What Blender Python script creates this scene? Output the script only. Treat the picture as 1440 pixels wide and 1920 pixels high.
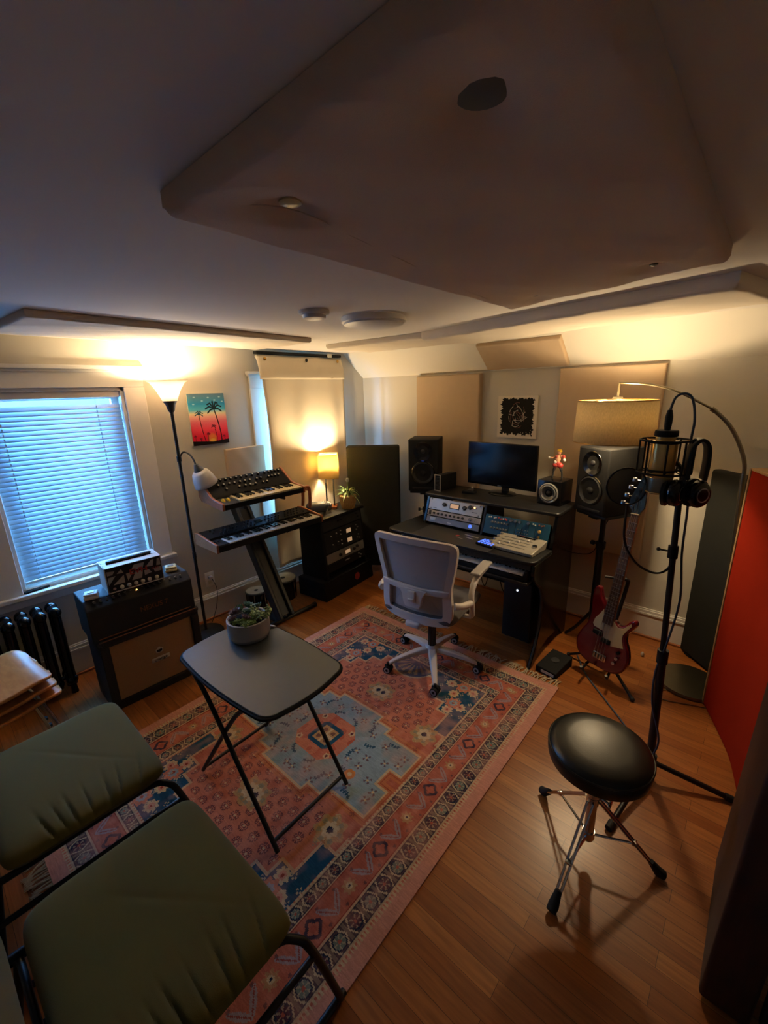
import bpy, bmesh, math, random
import numpy as np
from mathutils import Matrix, Vector, Euler
PI = math.pi
R = math.radians
scene = bpy.context.scene
for o in list(bpy.data.objects):
    bpy.data.objects.remove(o, do_unlink=True)
COL = scene.collection
random.seed(7)

# ------------------------------------------------------------------ camera, world, light level
EXPOSURE = 2.08
scene.view_settings.view_transform = 'Standard'
scene.view_settings.look = 'None'
scene.view_settings.gamma = 1.0
scene.view_settings.use_curve_mapping = False
scene.view_settings.exposure = EXPOSURE
CAM_H = 1.75
yaw, pitch, roll = R(-42.1), R(15.8), R(1.65)
cd = bpy.data.cameras.new('camera')
cam = bpy.data.objects.new('camera', cd); COL.objects.link(cam)
cd.sensor_fit = 'VERTICAL'; cd.sensor_height = 36.0; cd.lens = 36.0 * 802.0 / 1920.0
cd.clip_start = 0.02
f0 = Vector((math.sin(yaw), math.cos(yaw), 0)); r0 = Vector((math.cos(yaw), -math.sin(yaw), 0))
fwd = f0 * math.cos(pitch) - Vector((0, 0, 1)) * math.sin(pitch)
dn = -(r0.cross(fwd))
cx_ = r0 * math.cos(roll) + dn * math.sin(roll)
cy_ = -r0 * math.sin(roll) + dn * math.cos(roll)
mw = Matrix((( cx_.x, -cy_.x, -fwd.x, 0), (cx_.y, -cy_.y, -fwd.y, 0), (cx_.z, -cy_.z, -fwd.z, CAM_H), (0, 0, 0, 1)))
cam.matrix_world = mw
scene.camera = cam

try:
    scene.cycles.use_denoising = True
    scene.cycles.denoiser = 'OPENIMAGEDENOISE'
    scene.cycles.max_bounces = 10
    scene.cycles.diffuse_bounces = 6
    scene.cycles.caustics_reflective = False
    scene.cycles.caustics_refractive = False
    scene.cycles.sample_clamp_indirect = 4.0
except Exception:
    pass

world = bpy.data.worlds.new('dusk sky'); scene.world = world
world.use_nodes = True
bg = world.node_tree.nodes['Background']
bg.inputs[0].default_value = (0.16, 0.42, 1.0, 1)
bg.inputs[1].default_value = 0.8

TORCH_W, TABLE_W, ARC_W = 9.5, 9.0, 11.0
WARM = (1.0, 0.77, 0.46)
SKY_W = 72.0

def lamp_light(name, kind, loc, power, color, radius=0.03, parent=None, size=None, rot=None):
    l = bpy.data.lights.new(name, kind); l.energy = power; l.color = color
    if kind == 'AREA':
        l.shape = 'RECTANGLE'; l.size, l.size_y = size
    else:
        l.shadow_soft_size = radius
    o = bpy.data.objects.new(name, l); COL.objects.link(o); o.location = loc
    if rot: o.rotation_euler = rot
    if parent: o.parent = parent
    return o
# daylight falling on the two windows in the left wall, from outside
lamp_light('daylight', 'AREA', (-3.75, 0.66, 1.35), SKY_W, (0.14, 0.45, 1.0), size=(1.0, 1.5), rot=(0, R(-90), 0))
lamp_light('daylight', 'AREA', (-3.75, 2.45, 1.35), SKY_W * 0.9, (0.14, 0.45, 1.0), size=(1.0, 1.5), rot=(0, R(-90), 0))

# ------------------------------------------------------------------ materials
def new_mat(name):
    m = bpy.data.materials.new(name); m.use_nodes = True
    nt = m.node_tree
    return m, nt, nt.nodes['Principled BSDF']
def srgb(c):
    return tuple((x / 12.92 if x <= 0.04045 else ((x + 0.055) / 1.055) ** 2.4) for x in c)
def hexc(h):
    return srgb(tuple(int(h[i:i + 2], 16) / 255 for i in (0, 2, 4)))
def mat(name, col, rough=0.6, metal=0.0, var=0.08, scale=18.0, bump=0.0, bscale=120.0, spec=0.5, coat=0.0, trans=0.0, sheen=0.0, aniso=0.0):
    """principled with a little procedural colour variation and fine bump"""
    if isinstance(col, str): col = hexc(col)
    m, nt, b = new_mat(name)
    N, L = nt.nodes, nt.links
    tc = N.new('ShaderNodeTexCoord')
    nz = N.new('ShaderNodeTexNoise'); nz.inputs['Scale'].default_value = scale; nz.inputs['Detail'].default_value = 3
    L.new(tc.outputs['Object'], nz.inputs['Vector'])
    mx = N.new('ShaderNodeMix'); mx.data_type = 'RGBA'
    mx.inputs[6].default_value = tuple(max(0, c * (1 - var)) for c in col) + (1,)
    mx.inputs[7].default_value = tuple(min(1, c * (1 + var)) for c in col) + (1,)
    L.new(nz.outputs['Fac'], mx.inputs[0]); L.new(mx.outputs[2], b.inputs['Base Color'])
    b.inputs['Roughness'].default_value = rough; b.inputs['Metallic'].default_value = metal
    b.inputs['Specular IOR Level'].default_value = spec; b.inputs['Coat Weight'].default_value = coat
    b.inputs['Coat Roughness'].default_value = 0.08
    if sheen: b.inputs['Sheen Weight'].default_value = sheen
    if trans: b.inputs['Transmission Weight'].default_value = trans
    if bump:
        n2 = N.new('ShaderNodeTexNoise'); n2.inputs['Scale'].default_value = bscale; n2.inputs['Detail'].default_value = 2
        L.new(tc.outputs['Object'], n2.inputs['Vector'])
        bp = N.new('ShaderNodeBump'); bp.inputs['Strength'].default_value = bump; bp.inputs['Distance'].default_value = 0.004
        L.new(n2.outputs['Fac'], bp.inputs['Height']); L.new(bp.outputs[0], b.inputs['Normal'])
    return m
def emit_mat(name, col, strength):
    m, nt, b = new_mat(name)
    b.inputs['Base Color'].default_value = col + (1,)
    b.inputs['Emission Color'].default_value = col + (1,)
    b.inputs['Emission Strength'].default_value = strength
    return m
def translucent_mat(name, col, fac=0.5, rough=0.9, weave=0.0, wscale=300):
    m, nt, b = new_mat(name)
    N, L = nt.nodes, nt.links
    if isinstance(col, str): col = hexc(col)
    b.inputs['Base Color'].default_value = col + (1,); b.inputs['Roughness'].default_value = rough
    t = N.new('ShaderNodeBsdfTranslucent'); t.inputs[0].default_value = col + (1,)
    mix = N.new('ShaderNodeMixShader'); mix.inputs[0].default_value = fac
    L.new(b.outputs[0], mix.inputs[1]); L.new(t.outputs[0], mix.inputs[2])
    L.new(mix.outputs[0], N['Material Output'].inputs[0])
    if weave:
        tc = N.new('ShaderNodeTexCoord'); nz = N.new('ShaderNodeTexNoise'); nz.inputs['Scale'].default_value = wscale
        mp = N.new('ShaderNodeMapping'); mp.inputs['Scale'].default_value = (1, 1, 0.5)
        L.new(tc.outputs['Object'], mp.inputs[0]); L.new(mp.outputs[0], nz.inputs['Vector'])
        mx = N.new('ShaderNodeMix'); mx.data_type = 'RGBA'
        mx.inputs[6].default_value = tuple(c * (1 - weave) for c in col) + (1,); mx.inputs[7].default_value = tuple(min(1, c * (1 + weave)) for c in col) + (1,)
        L.new(nz.outputs['Fac'], mx.inputs[0]); L.new(mx.outputs[2], b.inputs['Base Color']); L.new(mx.outputs[2], t.inputs[0])
    return m
def mesh_fabric_mat(name, col, cells=700, hole=0.35):
    """see-through woven net: fine regular holes in the cloth"""
    m, nt, b = new_mat(name)
    N, L = nt.nodes, nt.links
    if isinstance(col, str): col = hexc(col)
    b.inputs['Base Color'].default_value = col + (1,); b.inputs['Roughness'].default_value = 0.8
    tr = N.new('ShaderNodeBsdfTransparent'); mix = N.new('ShaderNodeMixShader'); mix.inputs[0].default_value = hole
    L.new(b.outputs[0], mix.inputs[1]); L.new(tr.outputs[0], mix.inputs[2]); L.new(mix.outputs[0], N['Material Output'].inputs[0])
    return m
def floor_mat():
    m, nt, b = new_mat('oak strip floor'); N, L = nt.nodes, nt.links
    tc = N.new('ShaderNodeTexCoord')
    br = N.new('ShaderNodeTexBrick'); br.offset = 0.37; br.offset_frequency = 2; br.squash = 1
    br.inputs['Scale'].default_value = 1.0; br.inputs['Brick Width'].default_value = 0.95; br.inputs['Row Height'].default_value = 0.057
    br.inputs['Mortar Size'].default_value = 0.0007; br.inputs['Bias'].default_value = 0.0
    br.inputs['Color1'].default_value = hexc('8f5122') + (1,); br.inputs['Color2'].default_value = hexc('ab6c36') + (1,); br.inputs['Mortar'].default_value = hexc('4a260e') + (1,)
    L.new(tc.outputs['Object'], br.inputs['Vector'])
    mp = N.new('ShaderNodeMapping'); mp.inputs['Scale'].default_value = (2.2, 34, 1); L.new(tc.outputs['Object'], mp.inputs[0])
    nz = N.new('ShaderNodeTexNoise'); nz.inputs['Scale'].default_value = 2.4; nz.inputs['Detail'].default_value = 6; nz.inputs['Distortion'].default_value = 0.6
    L.new(mp.outputs[0], nz.inputs['Vector'])
    n2 = N.new('ShaderNodeTexNoise'); n2.inputs['Scale'].default_value = 3.0; L.new(tc.outputs['Object'], n2.inputs['Vector'])
    rp = N.new('ShaderNodeValToRGB'); rp.color_ramp.elements[0].color = (0.72, 0.68, 0.62, 1); rp.color_ramp.elements[1].color = (1.12, 1.08, 1.04, 1)
    rp.color_ramp.elements[0].position = 0.3; rp.color_ramp.elements[1].position = 0.7
    L.new(nz.outputs['Fac'], rp.inputs[0])
    mu = N.new('ShaderNodeMix'); mu.data_type = 'RGBA'; mu.blend_type = 'MULTIPLY'; mu.inputs[0].default_value = 1
    L.new(br.outputs['Color'], mu.inputs[6]); L.new(rp.outputs[0], mu.inputs[7]); L.new(mu.outputs[2], b.inputs['Base Color'])
    b.inputs['Roughness'].default_value = 0.3; b.inputs['Specular IOR Level'].default_value = 0.5
    rr = N.new('ShaderNodeMapRange'); rr.inputs[3].default_value = 0.24; rr.inputs[4].default_value = 0.42
    L.new(n2.outputs['Fac'], rr.inputs[0]); L.new(rr.outputs[0], b.inputs['Roughness'])
    bp = N.new('ShaderNodeBump'); bp.inputs['Strength'].default_value = 0.15; bp.inputs['Distance'].default_value = 0.001
    L.new(br.outputs['Fac'], bp.inputs['Height']); bp.invert = True; L.new(bp.outputs[0], b.inputs['Normal'])
    return m
def wood_mat(name, c1, c2, rough=0.45, axis=(1, 12, 12)):
    m, nt, b = new_mat(name); N, L = nt.nodes, nt.links
    tc = N.new('ShaderNodeTexCoord'); mp = N.new('ShaderNodeMapping'); mp.inputs['Scale'].default_value = axis
    nz = N.new('ShaderNodeTexNoise'); nz.inputs['Scale'].default_value = 6; nz.inputs['Detail'].default_value = 5; nz.inputs['Distortion'].default_value = 0.8
    L.new(tc.outputs['Object'], mp.inputs[0]); L.new(mp.outputs[0], nz.inputs['Vector'])
    rp = N.new('ShaderNodeValToRGB'); rp.color_ramp.elements[0].color = hexc(c1) + (1,); rp.color_ramp.elements[1].color = hexc(c2) + (1,)
    rp.color_ramp.elements[0].position = 0.3; rp.color_ramp.elements[1].position = 0.7
    L.new(nz.outputs['Fac'], rp.inputs[0]); L.new(rp.outputs[0], b.inputs['Base Color']); b.inputs['Roughness'].default_value = rough
    return m
def attr_mat(name, rough=0.9, bump=0.0):
    m, nt, b = new_mat(name); N, L = nt.nodes, nt.links
    a = N.new('ShaderNodeAttribute'); a.attribute_name = 'pattern'
    tc = N.new('ShaderNodeTexCoord'); nz = N.new('ShaderNodeTexNoise'); nz.inputs['Scale'].default_value = 260; L.new(tc.outputs['Object'], nz.inputs['Vector'])
    mr = N.new('ShaderNodeMapRange'); mr.inputs[3].default_value = 0.86; mr.inputs[4].default_value = 1.1; L.new(nz.outputs['Fac'], mr.inputs[0])
    mu = N.new('ShaderNodeMix'); mu.data_type = 'RGBA'; mu.blend_type = 'MULTIPLY'; mu.inputs[0].default_value = 1
    L.new(a.outputs['Color'], mu.inputs[6]); L.new(mr.outputs[0], mu.inputs[7]); L.new(mu.outputs[2], b.inputs['Base Color'])
    b.inputs['Roughness'].default_value = rough; b.inputs['Specular IOR Level'].default_value = 0.15
    if bump:
        bp = N.new('ShaderNodeBump'); bp.inputs['Strength'].default_value = bump; bp.inputs['Distance'].default_value = 0.002
        L.new(nz.outputs['Fac'], bp.inputs['Height']); L.new(bp.outputs[0], b.inputs['Normal'])
    return m

M = dict(
    wall=mat('warm grey wall paint', 'c2bcae', 0.85, var=0.02, scale=3, bump=0.05, bscale=200),
    ceil=mat('ceiling paint', 'dad3cb', 0.9, var=0.02, scale=2),
    slope=mat('cream sloped ceiling paint', 'dcd5c6', 0.9, var=0.02, scale=2),
    trim=mat('white trim paint', 'dcd8d0', 0.5, var=0.02),
    shoe=wood_mat('stained shoe moulding', '8a4f26', 'a8683a'),
    floor=floor_mat(),
    black=mat('black satin', '0c0c0d', 0.45, var=0.1),
    blackm=mat('black matte', '0e0e0f', 0.75, var=0.1, spec=0.3),
    blackg=mat('black gloss', '070708', 0.18, var=0.1),
    tolex=mat('black textured vinyl', '141416', 0.6, bump=0.5, bscale=900),
    dgrey=mat('dark grey plastic', '232326', 0.5),
    mgrey=mat('mid grey metal', '5d6062', 0.4, metal=0.4),
    chrome=mat('chrome', 'c8c8c8', 0.16, metal=1.0, var=0.02),
    nickel=mat('brushed nickel', '8f8671', 0.32, metal=1.0, var=0.08),
    brass=mat('brass', 'b08a4a', 0.3, metal=1.0),
    gold=mat('gold plated metal', 'f0c878', 0.2, metal=0.6, var=0.02),
    fabric_cream=mat('cream acoustic fabric', 'bda588', 0.95, var=0.04, bump=0.3, bscale=700, spec=0.1),
    fabric_cloud=mat('taupe cloud fabric', 'd0bcaa', 0.95, var=0.05, scale=6, bump=0.25, bscale=600, spec=0.1),
    fabric_cloud2=mat('pale cloud fabric', 'd6cab8', 0.95, var=0.04, scale=6, bump=0.25, bscale=600, spec=0.1),
    fabric_black=mat('charcoal acoustic fabric', '2c2c28', 0.95, var=0.1, bump=0.4, bscale=800, spec=0.1),
    fabric_red=mat('red acoustic fabric', '8e1e08', 0.95, var=0.06, bump=0.4, bscale=800, spec=0.1),
    blanket=mat('cream quilted blanket', 'd6cab4', 0.95, var=0.05, scale=8, bump=0.35, bscale=300, spec=0.1, sheen=0.2),
    green=mat('olive green cotton', '615829', 0.9, var=0.06, scale=10, bump=0.3, bscale=900, spec=0.15, sheen=0.1),
    plywood=wood_mat('beech plywood', 'b87434', 'cc8a48', 0.35, (2, 8, 2)),
    walnut=wood_mat('reddish wood cheek', '8c4a2a', 'a8643c', 0.4),
    brownwood=wood_mat('dark brown wood', '2a1408', '3a1d0e', 0.6, (8, 8, 1)),
    paleedge=wood_mat('pale raw wood edge', '8a6a44', 'a68458', 0.6),
    white=mat('white plastic', 'c9c2bd', 0.45, var=0.02),
    greyplastic=mat('light grey plastic', '9a9592', 0.5, var=0.03),
    meshback=mesh_fabric_mat('grey mesh fabric', 'b0a8a6', hole=0.16),
    seatgrey=mat('grey seat fabric', '55504f', 0.9, bump=0.3, bscale=700),
    tabletop=mat('slate table laminate', '4a504e', 0.42, var=0.05, scale=30, bump=0.1, bscale=900),
    ceramic=mat('white ribbed ceramic', 'b0aba5', 0.5, var=0.03),
    soil=mat('dark potting soil', '1a120c', 0.95, var=0.4, scale=80, bump=1.0, bscale=200),
    leaf=mat('green leaf', '4c6b34', 0.5, var=0.3, scale=12),
    leaf2=mat('blue green leaf', '5b7a68', 0.5, var=0.25, scale=12),
    leaf3=mat('dusty mauve leaf', '74585a', 0.5, var=0.25, scale=12),
    leaf4=mat('bright lime leaf', '7f9a3c', 0.5, var=0.25, scale=14),
    variegated=mat('pale green leaf', '93a868', 0.5, var=0.4, scale=20),
    wicker=wood_mat('woven straw', '8a6a3a', 'b8945a', 0.7, (30, 30, 60)),
    silver=mat('silver faceplate', '9c9a92', 0.35, metal=0.6, var=0.04),
    silvergrey=mat('pale silver plastic', '8c867a', 0.4, metal=0.15, var=0.03),
    cream=mat('cream plastic', 'c8c2ae', 0.5, var=0.02),
    ivory=mat('aged ivory keys', 'd0bf90', 0.35, var=0.03),
    whitekey=mat('white keys', 'dcd8d4', 0.3, var=0.02),
    teal=mat('blue hammered faceplate', '174a5e', 0.4, metal=0.2, var=0.1, scale=60),
    ledblue=emit_mat('blue lit lamp', (0.06, 0.14, 0.8), 0.35),
    ledwhite=emit_mat('white indicator light', (0.7, 0.8, 1.0), 0.6),
    ledamber=emit_mat('amber indicator light', (1.0, 0.45, 0.1), 1.2),
    vu=emit_mat('lit meter face', (0.7, 0.45, 0.25), 0.10),
    pinkred=mat('red plastic', 'a0302a', 0.5),
    orange=mat('orange lettering', '7a4418', 0.5),
    tan=mat('tan woven grille cloth', 'a5845c', 0.9, var=0.12, scale=200, bump=0.4, bscale=900),
    redmetal=mat('metallic dark red lacquer', '6d0c16', 0.14, metal=0.35, var=0.05, coat=1.0),
    pickguard=mat('mint white pickguard', 'b5ab8c', 0.3, var=0.02),
    rosewood=wood_mat('rosewood fingerboard', '3a2416', '50341f', 0.5),
    head_reflect=mat('dark lacquer with painted blue reflection', '182a40', 0.15, coat=1.0, var=0.05),  # bluish reflection on the bass headstock, painted into its base colour
    string=mat('steel string', 'b0aaa0', 0.3, metal=1.0),
    screen=mat('dark screen glass', '050506', 0.12, var=0.0),
    rubber=mat('black rubber', '0a0a0a', 0.7),
    leather=mat('black vinyl leather', '15150f', 0.36, var=0.1, bump=0.06, bscale=200),
    slat=translucent_mat('white blind slat', 'c5cbd0', 0.22, 0.5),
    bowl=translucent_mat('frosted white glass', 'f0e6dc', 0.55, 0.4),
    linen=translucent_mat('oatmeal linen shade', 'c9b78e', 0.16, 0.95, weave=0.25, wscale=160),
    lampshade=translucent_mat('yellow cream shade', 'f0dca4', 0.5, 0.9),
    plasticwhite=translucent_mat('white frosted plastic', 'd8d4d0', 0.3, 0.4),
    cork=wood_mat('drum head skin', '98917c', 'a8a08a', 0.6, (3, 3, 3)),
    bluecable=mat('grey blue cable', '3a4a5a', 0.5),
    skin=mat('painted skin plastic', 'c08a68', 0.5),
    yellow=mat('yellow plastic', 'd8b020', 0.5),
    rug_edge=mat('cream rug yarn', 'b8a688', 0.95, var=0.15, scale=60),
    rugback=mat('rug underside', '7a5a48', 0.95),
)
g, gnt, gb = new_mat('window glass')
gb.inputs['Base Color'].default_value = (0.9, 0.95, 1, 1); gb.inputs['Roughness'].default_value = 0.02
_t = gnt.nodes.new('ShaderNodeBsdfTransparent'); _t.inputs[0].default_value = (0.95, 0.98, 1, 1)
_mx = gnt.nodes.new('ShaderNodeMixShader'); _mx.inputs[0].default_value = 0.9
gnt.links.new(gb.outputs[0], _mx.inputs[1]); gnt.links.new(_t.outputs[0], _mx.inputs[2]); gnt.links.new(_mx.outputs[0], gnt.nodes['Material Output'].inputs[0])
M['glass'] = g

# ------------------------------------------------------------------ mesh builder
def spline(pts, n=8, closed=False):
    P = [Vector(p) for p in pts]; out = []
    N = len(P)
    rng = range(N) if closed else range(N - 1)
    for i in rng:
        a = P[(i - 1) % N] if (closed or i > 0) else P[0] * 2 - P[1]
        b, c = P[i], P[(i + 1) % N]
        d = P[(i + 2) % N] if (closed or i + 2 < N) else P[-1] * 2 - P[-2]
        for k in range(n):
            t = k / n
            out.append(0.5 * ((2 * b) + (c - a) * t + (2 * a - 5 * b + 4 * c - d) * t * t + (-a + 3 * b - 3 * c + d) * t ** 3))
    if not closed: out.append(P[-1].copy())
    return out
def TR(loc=(0, 0, 0), rot=(0, 0, 0), sc=(1, 1, 1)):
    return Matrix.Translation(loc) @ Euler(rot).to_matrix().to_4x4() @ Matrix.Diagonal((*sc, 1))
class MB:
    def __init__(s): s.v = []; s.f = []
    def add(s, vs, fs, m=None):
        o = len(s.v)
        for p in vs: s.v.append(tuple((m @ Vector(p)) if m is not None else p))
        for f in fs: s.f.append(tuple(i + o for i in f))
        return s
    def box(s, c, d, rot=None, m=None):
        x, y, z = d[0] / 2, d[1] / 2, d[2] / 2
        vs = [(-x, -y, -z), (x, -y, -z), (x, y, -z), (-x, y, -z), (-x, -y, z), (x, -y, z), (x, y, z), (-x, y, z)]
        T = TR(c, rot or (0, 0, 0))
        if m is not None: T = m @ T
        return s.add(vs, [(0, 3, 2, 1), (4, 5, 6, 7), (0, 1, 5, 4), (1, 2, 6, 5), (2, 3, 7, 6), (3, 0, 4, 7)], T)
    def span(s, a, b, m=None):
        return s.box([(a[i] + b[i]) / 2 for i in range(3)], [abs(b[i] - a[i]) for i in range(3)], m=m)
    def rbox(s, c, d, r=0.01, seg=3, rot=None, m=None):
        bm = bmesh.new(); bmesh.ops.create_cube(bm, size=1.0)
        bmesh.ops.scale(bm, vec=d, verts=bm.verts)
        r = min(r, min(d) * 0.49)
        bmesh.ops.bevel(bm, geom=bm.edges[:], offset=r, segments=seg, profile=0.5, affect='EDGES')
        bm.verts.index_update()
        vs = [tuple(v.co) for v in bm.verts]; fs = [tuple(v.index for v in f.verts) for f in bm.faces]; bm.free()
        T = TR(c, rot or (0, 0, 0))
        if m is not None: T = m @ T
        return s.add(vs, fs, T)
    def tube(s, pts, r, seg=10, closed=False, caps=True):
        P = [Vector(p) for p in pts]; n = len(P)
        rs = r if isinstance(r, (list, tuple)) else [r] * n
        tan = []
        for i in range(n):
            a = P[(i - 1) % n] if (closed or i > 0) else P[i]
            b = P[(i + 1) % n] if (closed or i < n - 1) else P[i]
            t = (b - a); tan.append(t.normalized() if t.length > 1e-9 else Vector((0, 0, 1)))
        u = tan[0].orthogonal().normalized(); vs = []
        for i in range(n):
            if i: 
                q = tan[i - 1].rotation_difference(tan[i]); u = q @ u
            u = (u - tan[i] * u.dot(tan[i])).normalized(); w = tan[i].cross(u)
            for k in range(seg):
                a = 2 * PI * k / seg
                vs.append(tuple(P[i] + (u * math.cos(a) + w * math.sin(a)) * rs[i]))
        fs = []
        for i in range(n if closed else n - 1):
            for k in range(seg):
                a = i * seg + k; b = i * seg + (k + 1) % seg; j = (i + 1) % n
                fs.append((a, b, j * seg + (k + 1) % seg, j * seg + k))
        if caps and not closed:
            fs.append(tuple(reversed(range(seg)))); fs.append(tuple((n - 1) * seg + k for k in range(seg)))
        return s.add(vs, fs)
    def cyl(s, a, b, r0, r1=None, seg=20):
        return s.tube([a, b], [r0, r0 if r1 is None else r1], seg)
    def lathe(s, prof, seg=32, m=None):
        vs = []; fs = []; rows = []
        for (r, z) in prof:
            if r < 1e-6: rows.append([len(vs)]); vs.append((0, 0, z))
            else:
                rows.append(list(range(len(vs), len(vs) + seg)))
                for k in range(seg):
                    a = 2 * PI * k / seg; vs.append((r * math.cos(a), r * math.sin(a), z))
        for A, B in zip(rows[:-1], rows[1:]):
            for k in range(seg):
                k2 = (k + 1) % seg
                if len(A) == 1 and len(B) == 1: continue
                if len(A) == 1: fs.append((A[0], B[k2], B[k]))
                elif len(B) == 1: fs.append((A[k], A[k2], B[0]))
                else: fs.append((A[k], A[k2], B[k2], B[k]))
        return s.add(vs, fs, m)
    def prism(s, poly, z0, z1, m=None):
        n = len(poly)
        vs = [(p[0], p[1], z0) for p in poly] + [(p[0], p[1], z1) for p in poly]
        fs = [tuple(reversed(range(n))), tuple(range(n, 2 * n))] + [(i, (i + 1) % n, n + (i + 1) % n, n + i) for i in range(n)]
        return s.add(vs, fs, m)
    def grid(s, fn, nu, nv, closed_u=False):
        vs = [tuple(fn(i / (nu if closed_u else nu), j / nv)) for j in range(nv + 1) for i in range(nu if closed_u else nu + 1)]
        W = nu if closed_u else nu + 1; fs = []
        for j in range(nv):
            for i in range(nu):
                a = j * W + i; b = j * W + (i + 1) % W
                fs.append((a, b, b + W, a + W))
        return s.add(vs, fs)
    def ball(s, c, r, sc=(1, 1, 1), seg=16, rot=(0, 0, 0)):
        n = seg // 2
        prof = [(math.sin(PI * i / n) * r, -math.cos(PI * i / n) * r) for i in range(n + 1)]
        return s.lathe(prof, seg, TR(c, rot, sc))
    def build(s, name, m, parent=None, bev=0.0, angle=38, seg=2, loc=None, rot=None, solid=0.0, subd=0):
        me = bpy.data.meshes.new(name); me.from_pydata(s.v, [], s.f); me.validate()
        mats = m if isinstance(m, (list, tuple)) else [m]
        for q in mats: me.materials.append(q)
        me.polygons.foreach_set('use_smooth', [True] * len(me.polygons))
        try: me.set_sharp_from_angle(angle=R(angle))
        except Exception: pass
        o = bpy.data.objects.new(name, me); COL.objects.link(o)
        if parent: o.parent = parent
        if loc: o.location = loc
        if rot: o.rotation_euler = rot
        if solid:
            q = o.modifiers.new('thickness', 'SOLIDIFY'); q.thickness = solid; q.offset = 0
        if bev:
            q = o.modifiers.new('bevel', 'BEVEL'); q.width = bev; q.segments = seg; q.limit_method = 'ANGLE'; q.angle_limit = R(40)
        if subd:
            q = o.modifiers.new('subdivision', 'SUBSURF'); q.levels = subd; q.render_levels = subd
        return o
def B(*a, **k): return MB().box(*a, **k)
def thing(name, label, cat, loc=(0, 0, 0), rz=0.0, group=None):
    o = bpy.data.objects.new(name, None); COL.objects.link(o)
    o.empty_display_size = 0.05; o.location = loc; o.rotation_euler = (0, 0, rz)
    o['label'] = label; o['category'] = cat
    if group: o['group'] = group
    return o
def tag(o, label, cat, group=None):
    o['label'] = label; o['category'] = cat
    if group: o['group'] = group
    return o
def struct(o): o['kind'] = 'structure'; return o
def link_copy(src, parent, loc=None, rot=None, name=None, scale=None):
    o = src.copy(); COL.objects.link(o)
    o.parent = parent
    if loc is not None: o.location = loc
    if rot is not None: o.rotation_euler = rot
    if scale is not None: o.scale = scale
    return o
def copy_tree(o, parent=None):
    c = o.copy(); COL.objects.link(c)
    if parent is not None: c.parent = parent
    for ch in [x for x in bpy.data.objects if x.parent == o]:
        copy_tree(ch, c)
    return c
def text(body, size, parent, loc, rot, m, name='lettering', ext=0.0008, align='CENTER', sx=1.0, bold=0.0, shear=0.0):
    cu = bpy.data.curves.new(name, 'FONT'); cu.body = body; cu.size = size; cu.extrude = ext; cu.align_x = align; cu.align_y = 'CENTER'; cu.offset = bold; cu.shear = shear
    t = bpy.data.objects.new(name, cu); COL.objects.link(t)
    dg = bpy.context.evaluated_depsgraph_get()
    me = bpy.data.meshes.new_from_object(t.evaluated_get(dg))
    bpy.data.objects.remove(t, do_unlink=True)
    me.materials.clear(); me.materials.append(m)
    o = bpy.data.objects.new(name, me); COL.objects.link(o); o.parent = parent; o.location = loc; o.rotation_euler = rot; o.scale = (sx, 1, 1)
    return o
def pattern_grid(name, w, h, arr, m, parent=None, thick=0.006, loc=(0, 0, 0), rot=(0, 0, 0), wave=None):
    """a slab w x h whose top face carries the colours of arr (rows from -y to +y); real thickness"""
    ny, nx = arr.shape[:2]
    xs = np.linspace(-w / 2, w / 2, nx + 1); ys = np.linspace(-h / 2, h / 2, ny + 1)
    X, Y = np.meshgrid(xs, ys); Z = np.full_like(X, thick)
    if wave is not None: Z = Z + wave(X, Y)
    top = np.stack([X, Y, Z], -1).reshape(-1, 3)
    W = nx + 1
    i = np.arange(nx)[None, :] + W * np.arange(ny)[:, None]
    quads = np.stack([i, i + 1, i + 1 + W, i + W], -1).reshape(-1, 4)
    nt = len(top)
    # border ring down to the underside
    ring = list(range(0, W)) + [W * r + nx for r in range(1, ny + 1)] + [W * ny + c for c in range(nx - 1, -1, -1)] + [W * r for r in range(ny - 1, 0, -1)]
    low = top[ring].copy(); low[:, 2] = 0
    n = len(ring)
    faces = quads.tolist()
    for k in range(n):
        a, b_ = ring[k], ring[(k + 1) % n]
        faces.append([b_, a, nt + k, nt + (k + 1) % n])
    faces.append([nt + k for k in reversed(range(n))])
    me = bpy.data.meshes.new(name); me.from_pydata(np.concatenate([top, low]).tolist(), [], faces)
    ca = me.color_attributes.new('pattern', 'FLOAT_COLOR', 'CORNER')
    nl = len(me.loops); buf = np.ones((nl, 4), np.float32); buf[:, :3] = arr.mean((0, 1))
    lin = arr.reshape(-1, 3)
    buf[:len(quads) * 4, :3] = np.repeat(lin, 4, axis=0)
    ring_px = []
    for k in range(n):
        v = ring[k]; r, c = min(v // W, ny - 1), min(v % W, nx - 1); ring_px.append(arr[r, c])
    s0 = len(quads) * 4
    buf[s0:s0 + n * 4, :3] = np.repeat(np.array(ring_px), 4, axis=0)
    ca.data.foreach_set('color', buf.ravel())
    me.materials.append(m)
    o = bpy.data.objects.new(name, me); COL.objects.link(o)
    if parent: o.parent = parent
    o.location = loc; o.rotation_euler = rot
    return o

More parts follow.
